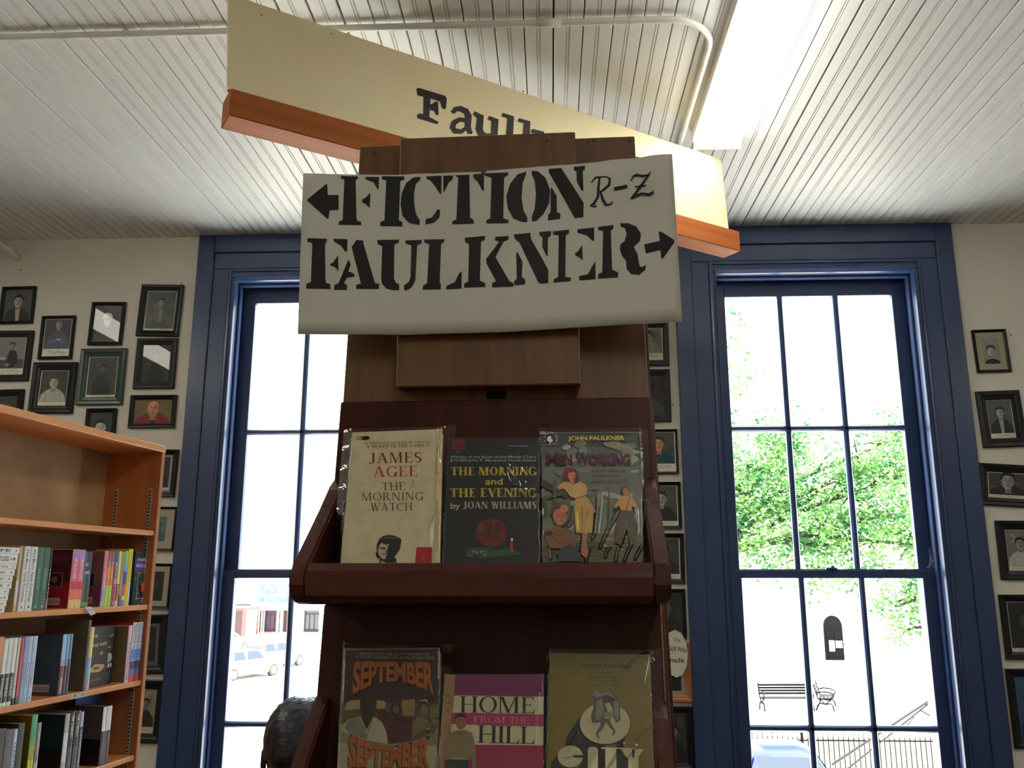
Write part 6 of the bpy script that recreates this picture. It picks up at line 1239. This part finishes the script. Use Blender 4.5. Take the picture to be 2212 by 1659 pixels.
def tree(x, y, blobs, label, seed, trunk_r=.32, dens=1.0, size=.16, fz=3.2):
    rnd = random.Random(seed); r = empty('tree', (x, y, GZ), label=label, cat='tree')
    cz_ = sum(b[2] for b in blobs)/len(blobs); base = Vector((x, y, GZ)); fork = Vector((x+.2, y, GZ+fz)); mb = MB(); mb.tube([base, base.lerp(fork, .5)+Vector((.1, 0, 0)), fork], [trunk_r*1.3, trunk_r, trunk_r*.85], 10)
    mb.build('trunk', m_bark, r, True, world=True)
    for bx, by, bz, br in blobs:
        c_ = Vector((bx, by, bz)); m1 = fork.lerp(c_, .5)+Vector((rnd.uniform(-.5, .5), 0, rnd.uniform(.1, .7))); b2 = MB().tube([fork, m1, c_], [trunk_r*.45, trunk_r*.28, .05], 7)
        for _ in range(5):
            d = Vector((rnd.gauss(0, 1), rnd.gauss(0, 1), rnd.gauss(0, .7))).normalized()*br*.8; s_ = m1.lerp(c_, rnd.uniform(.2, 1)); b2.tube([s_, s_+d*.5+Vector((0, 0, .1)), s_+d], [.07, .04, .015], 5)
        b2.build('branch', m_bark, r, True, world=True)
    vs = []; fs = []
    for bx, by, bz, br in blobs:
        nc = int(26*br*br*dens)
        for _ in range(nc):
            d = Vector((rnd.gauss(0, 1), rnd.gauss(0, 1), rnd.gauss(0, .8))); d.normalize(); d *= br*(rnd.random()**.45); cc = Vector((bx, by, bz))+d; cr = rnd.uniform(.25, .5)
            for _ in range(int(26*dens)):
                p = cc + Vector((rnd.gauss(0, cr), rnd.gauss(0, cr), rnd.gauss(0, cr*.5))); a = Vector((rnd.gauss(0, 1), rnd.gauss(0, 1), rnd.gauss(0, .5))).normalized(); b = a.cross(Vector((rnd.gauss(0, 1), rnd.gauss(0, 1), rnd.gauss(0, 1)))).normalized(); s_ = size*rnd.uniform(.6, 1.2)
                o = len(vs); vs += [p-a*s_*.6, p-b*s_*.38, p+a*s_*.6, p+b*s_*.38]; fs.append((o, o+1, o+2, o+3))
    tag(MB().add(vs, fs).build('foliage', m_leaf, r, world=True), kind='stuff')
    return r
def tp(px, py, y): v = aty(px, py, y); return v
def blob(px, py, y, r): v = aty(px, py, y); return (v.x, v.y, v.z, r)
b0_ = gp(1515, 1560)
T1 = 33
tree(aty(1500, 1500, T1).x, T1, [blob(1640, 1010, T1, 1.7), blob(1750, 1080, T1+1, 2.0), blob(1870, 1010, T1+1, 1.7), blob(1930, 1110, T1, 1.8), blob(1640, 1150, T1-1, 1.7), blob(1800, 1180, T1, 1.9), blob(1980, 1020, T1+1, 1.4), blob(1600, 1060, T1, 1.3), blob(1700, 960, T1+1, 1.3), blob(1950, 940, T1+2, 1.1), blob(2020, 1180, T1, 1.5)],
     'big green shade tree filling the middle panes of the right window', 3, fz=5.6)
T2 = 40
tree(aty(2110, 1500, T2).x, T2, [blob(1935, 1310, T2, 1.1), blob(1960, 1360, T2, .8), blob(2010, 1310, T2, 1.3), blob(1990, 1260, T2, 1.2), blob(2100, 1250, T2, 2.2), blob(2110, 1100, T2, 2.4)], 'smaller tree at the right edge of the right window, low branches before the white wall', 8, dens=.7)
T3 = 20
tree(aty(1440, 1500, T3).x, T3, [blob(1490, 760, T3, 1.05), blob(1510, 860, T3, .95), blob(1500, 960, T3, .9), blob(1545, 800, T3, .45), blob(1545, 700, T3, .35), blob(1800, 1335, 40, .5)][:5], 'leafy tree whose edge shows at the left of the right window panes', 5, size=.13, trunk_r=.2, dens=.8)
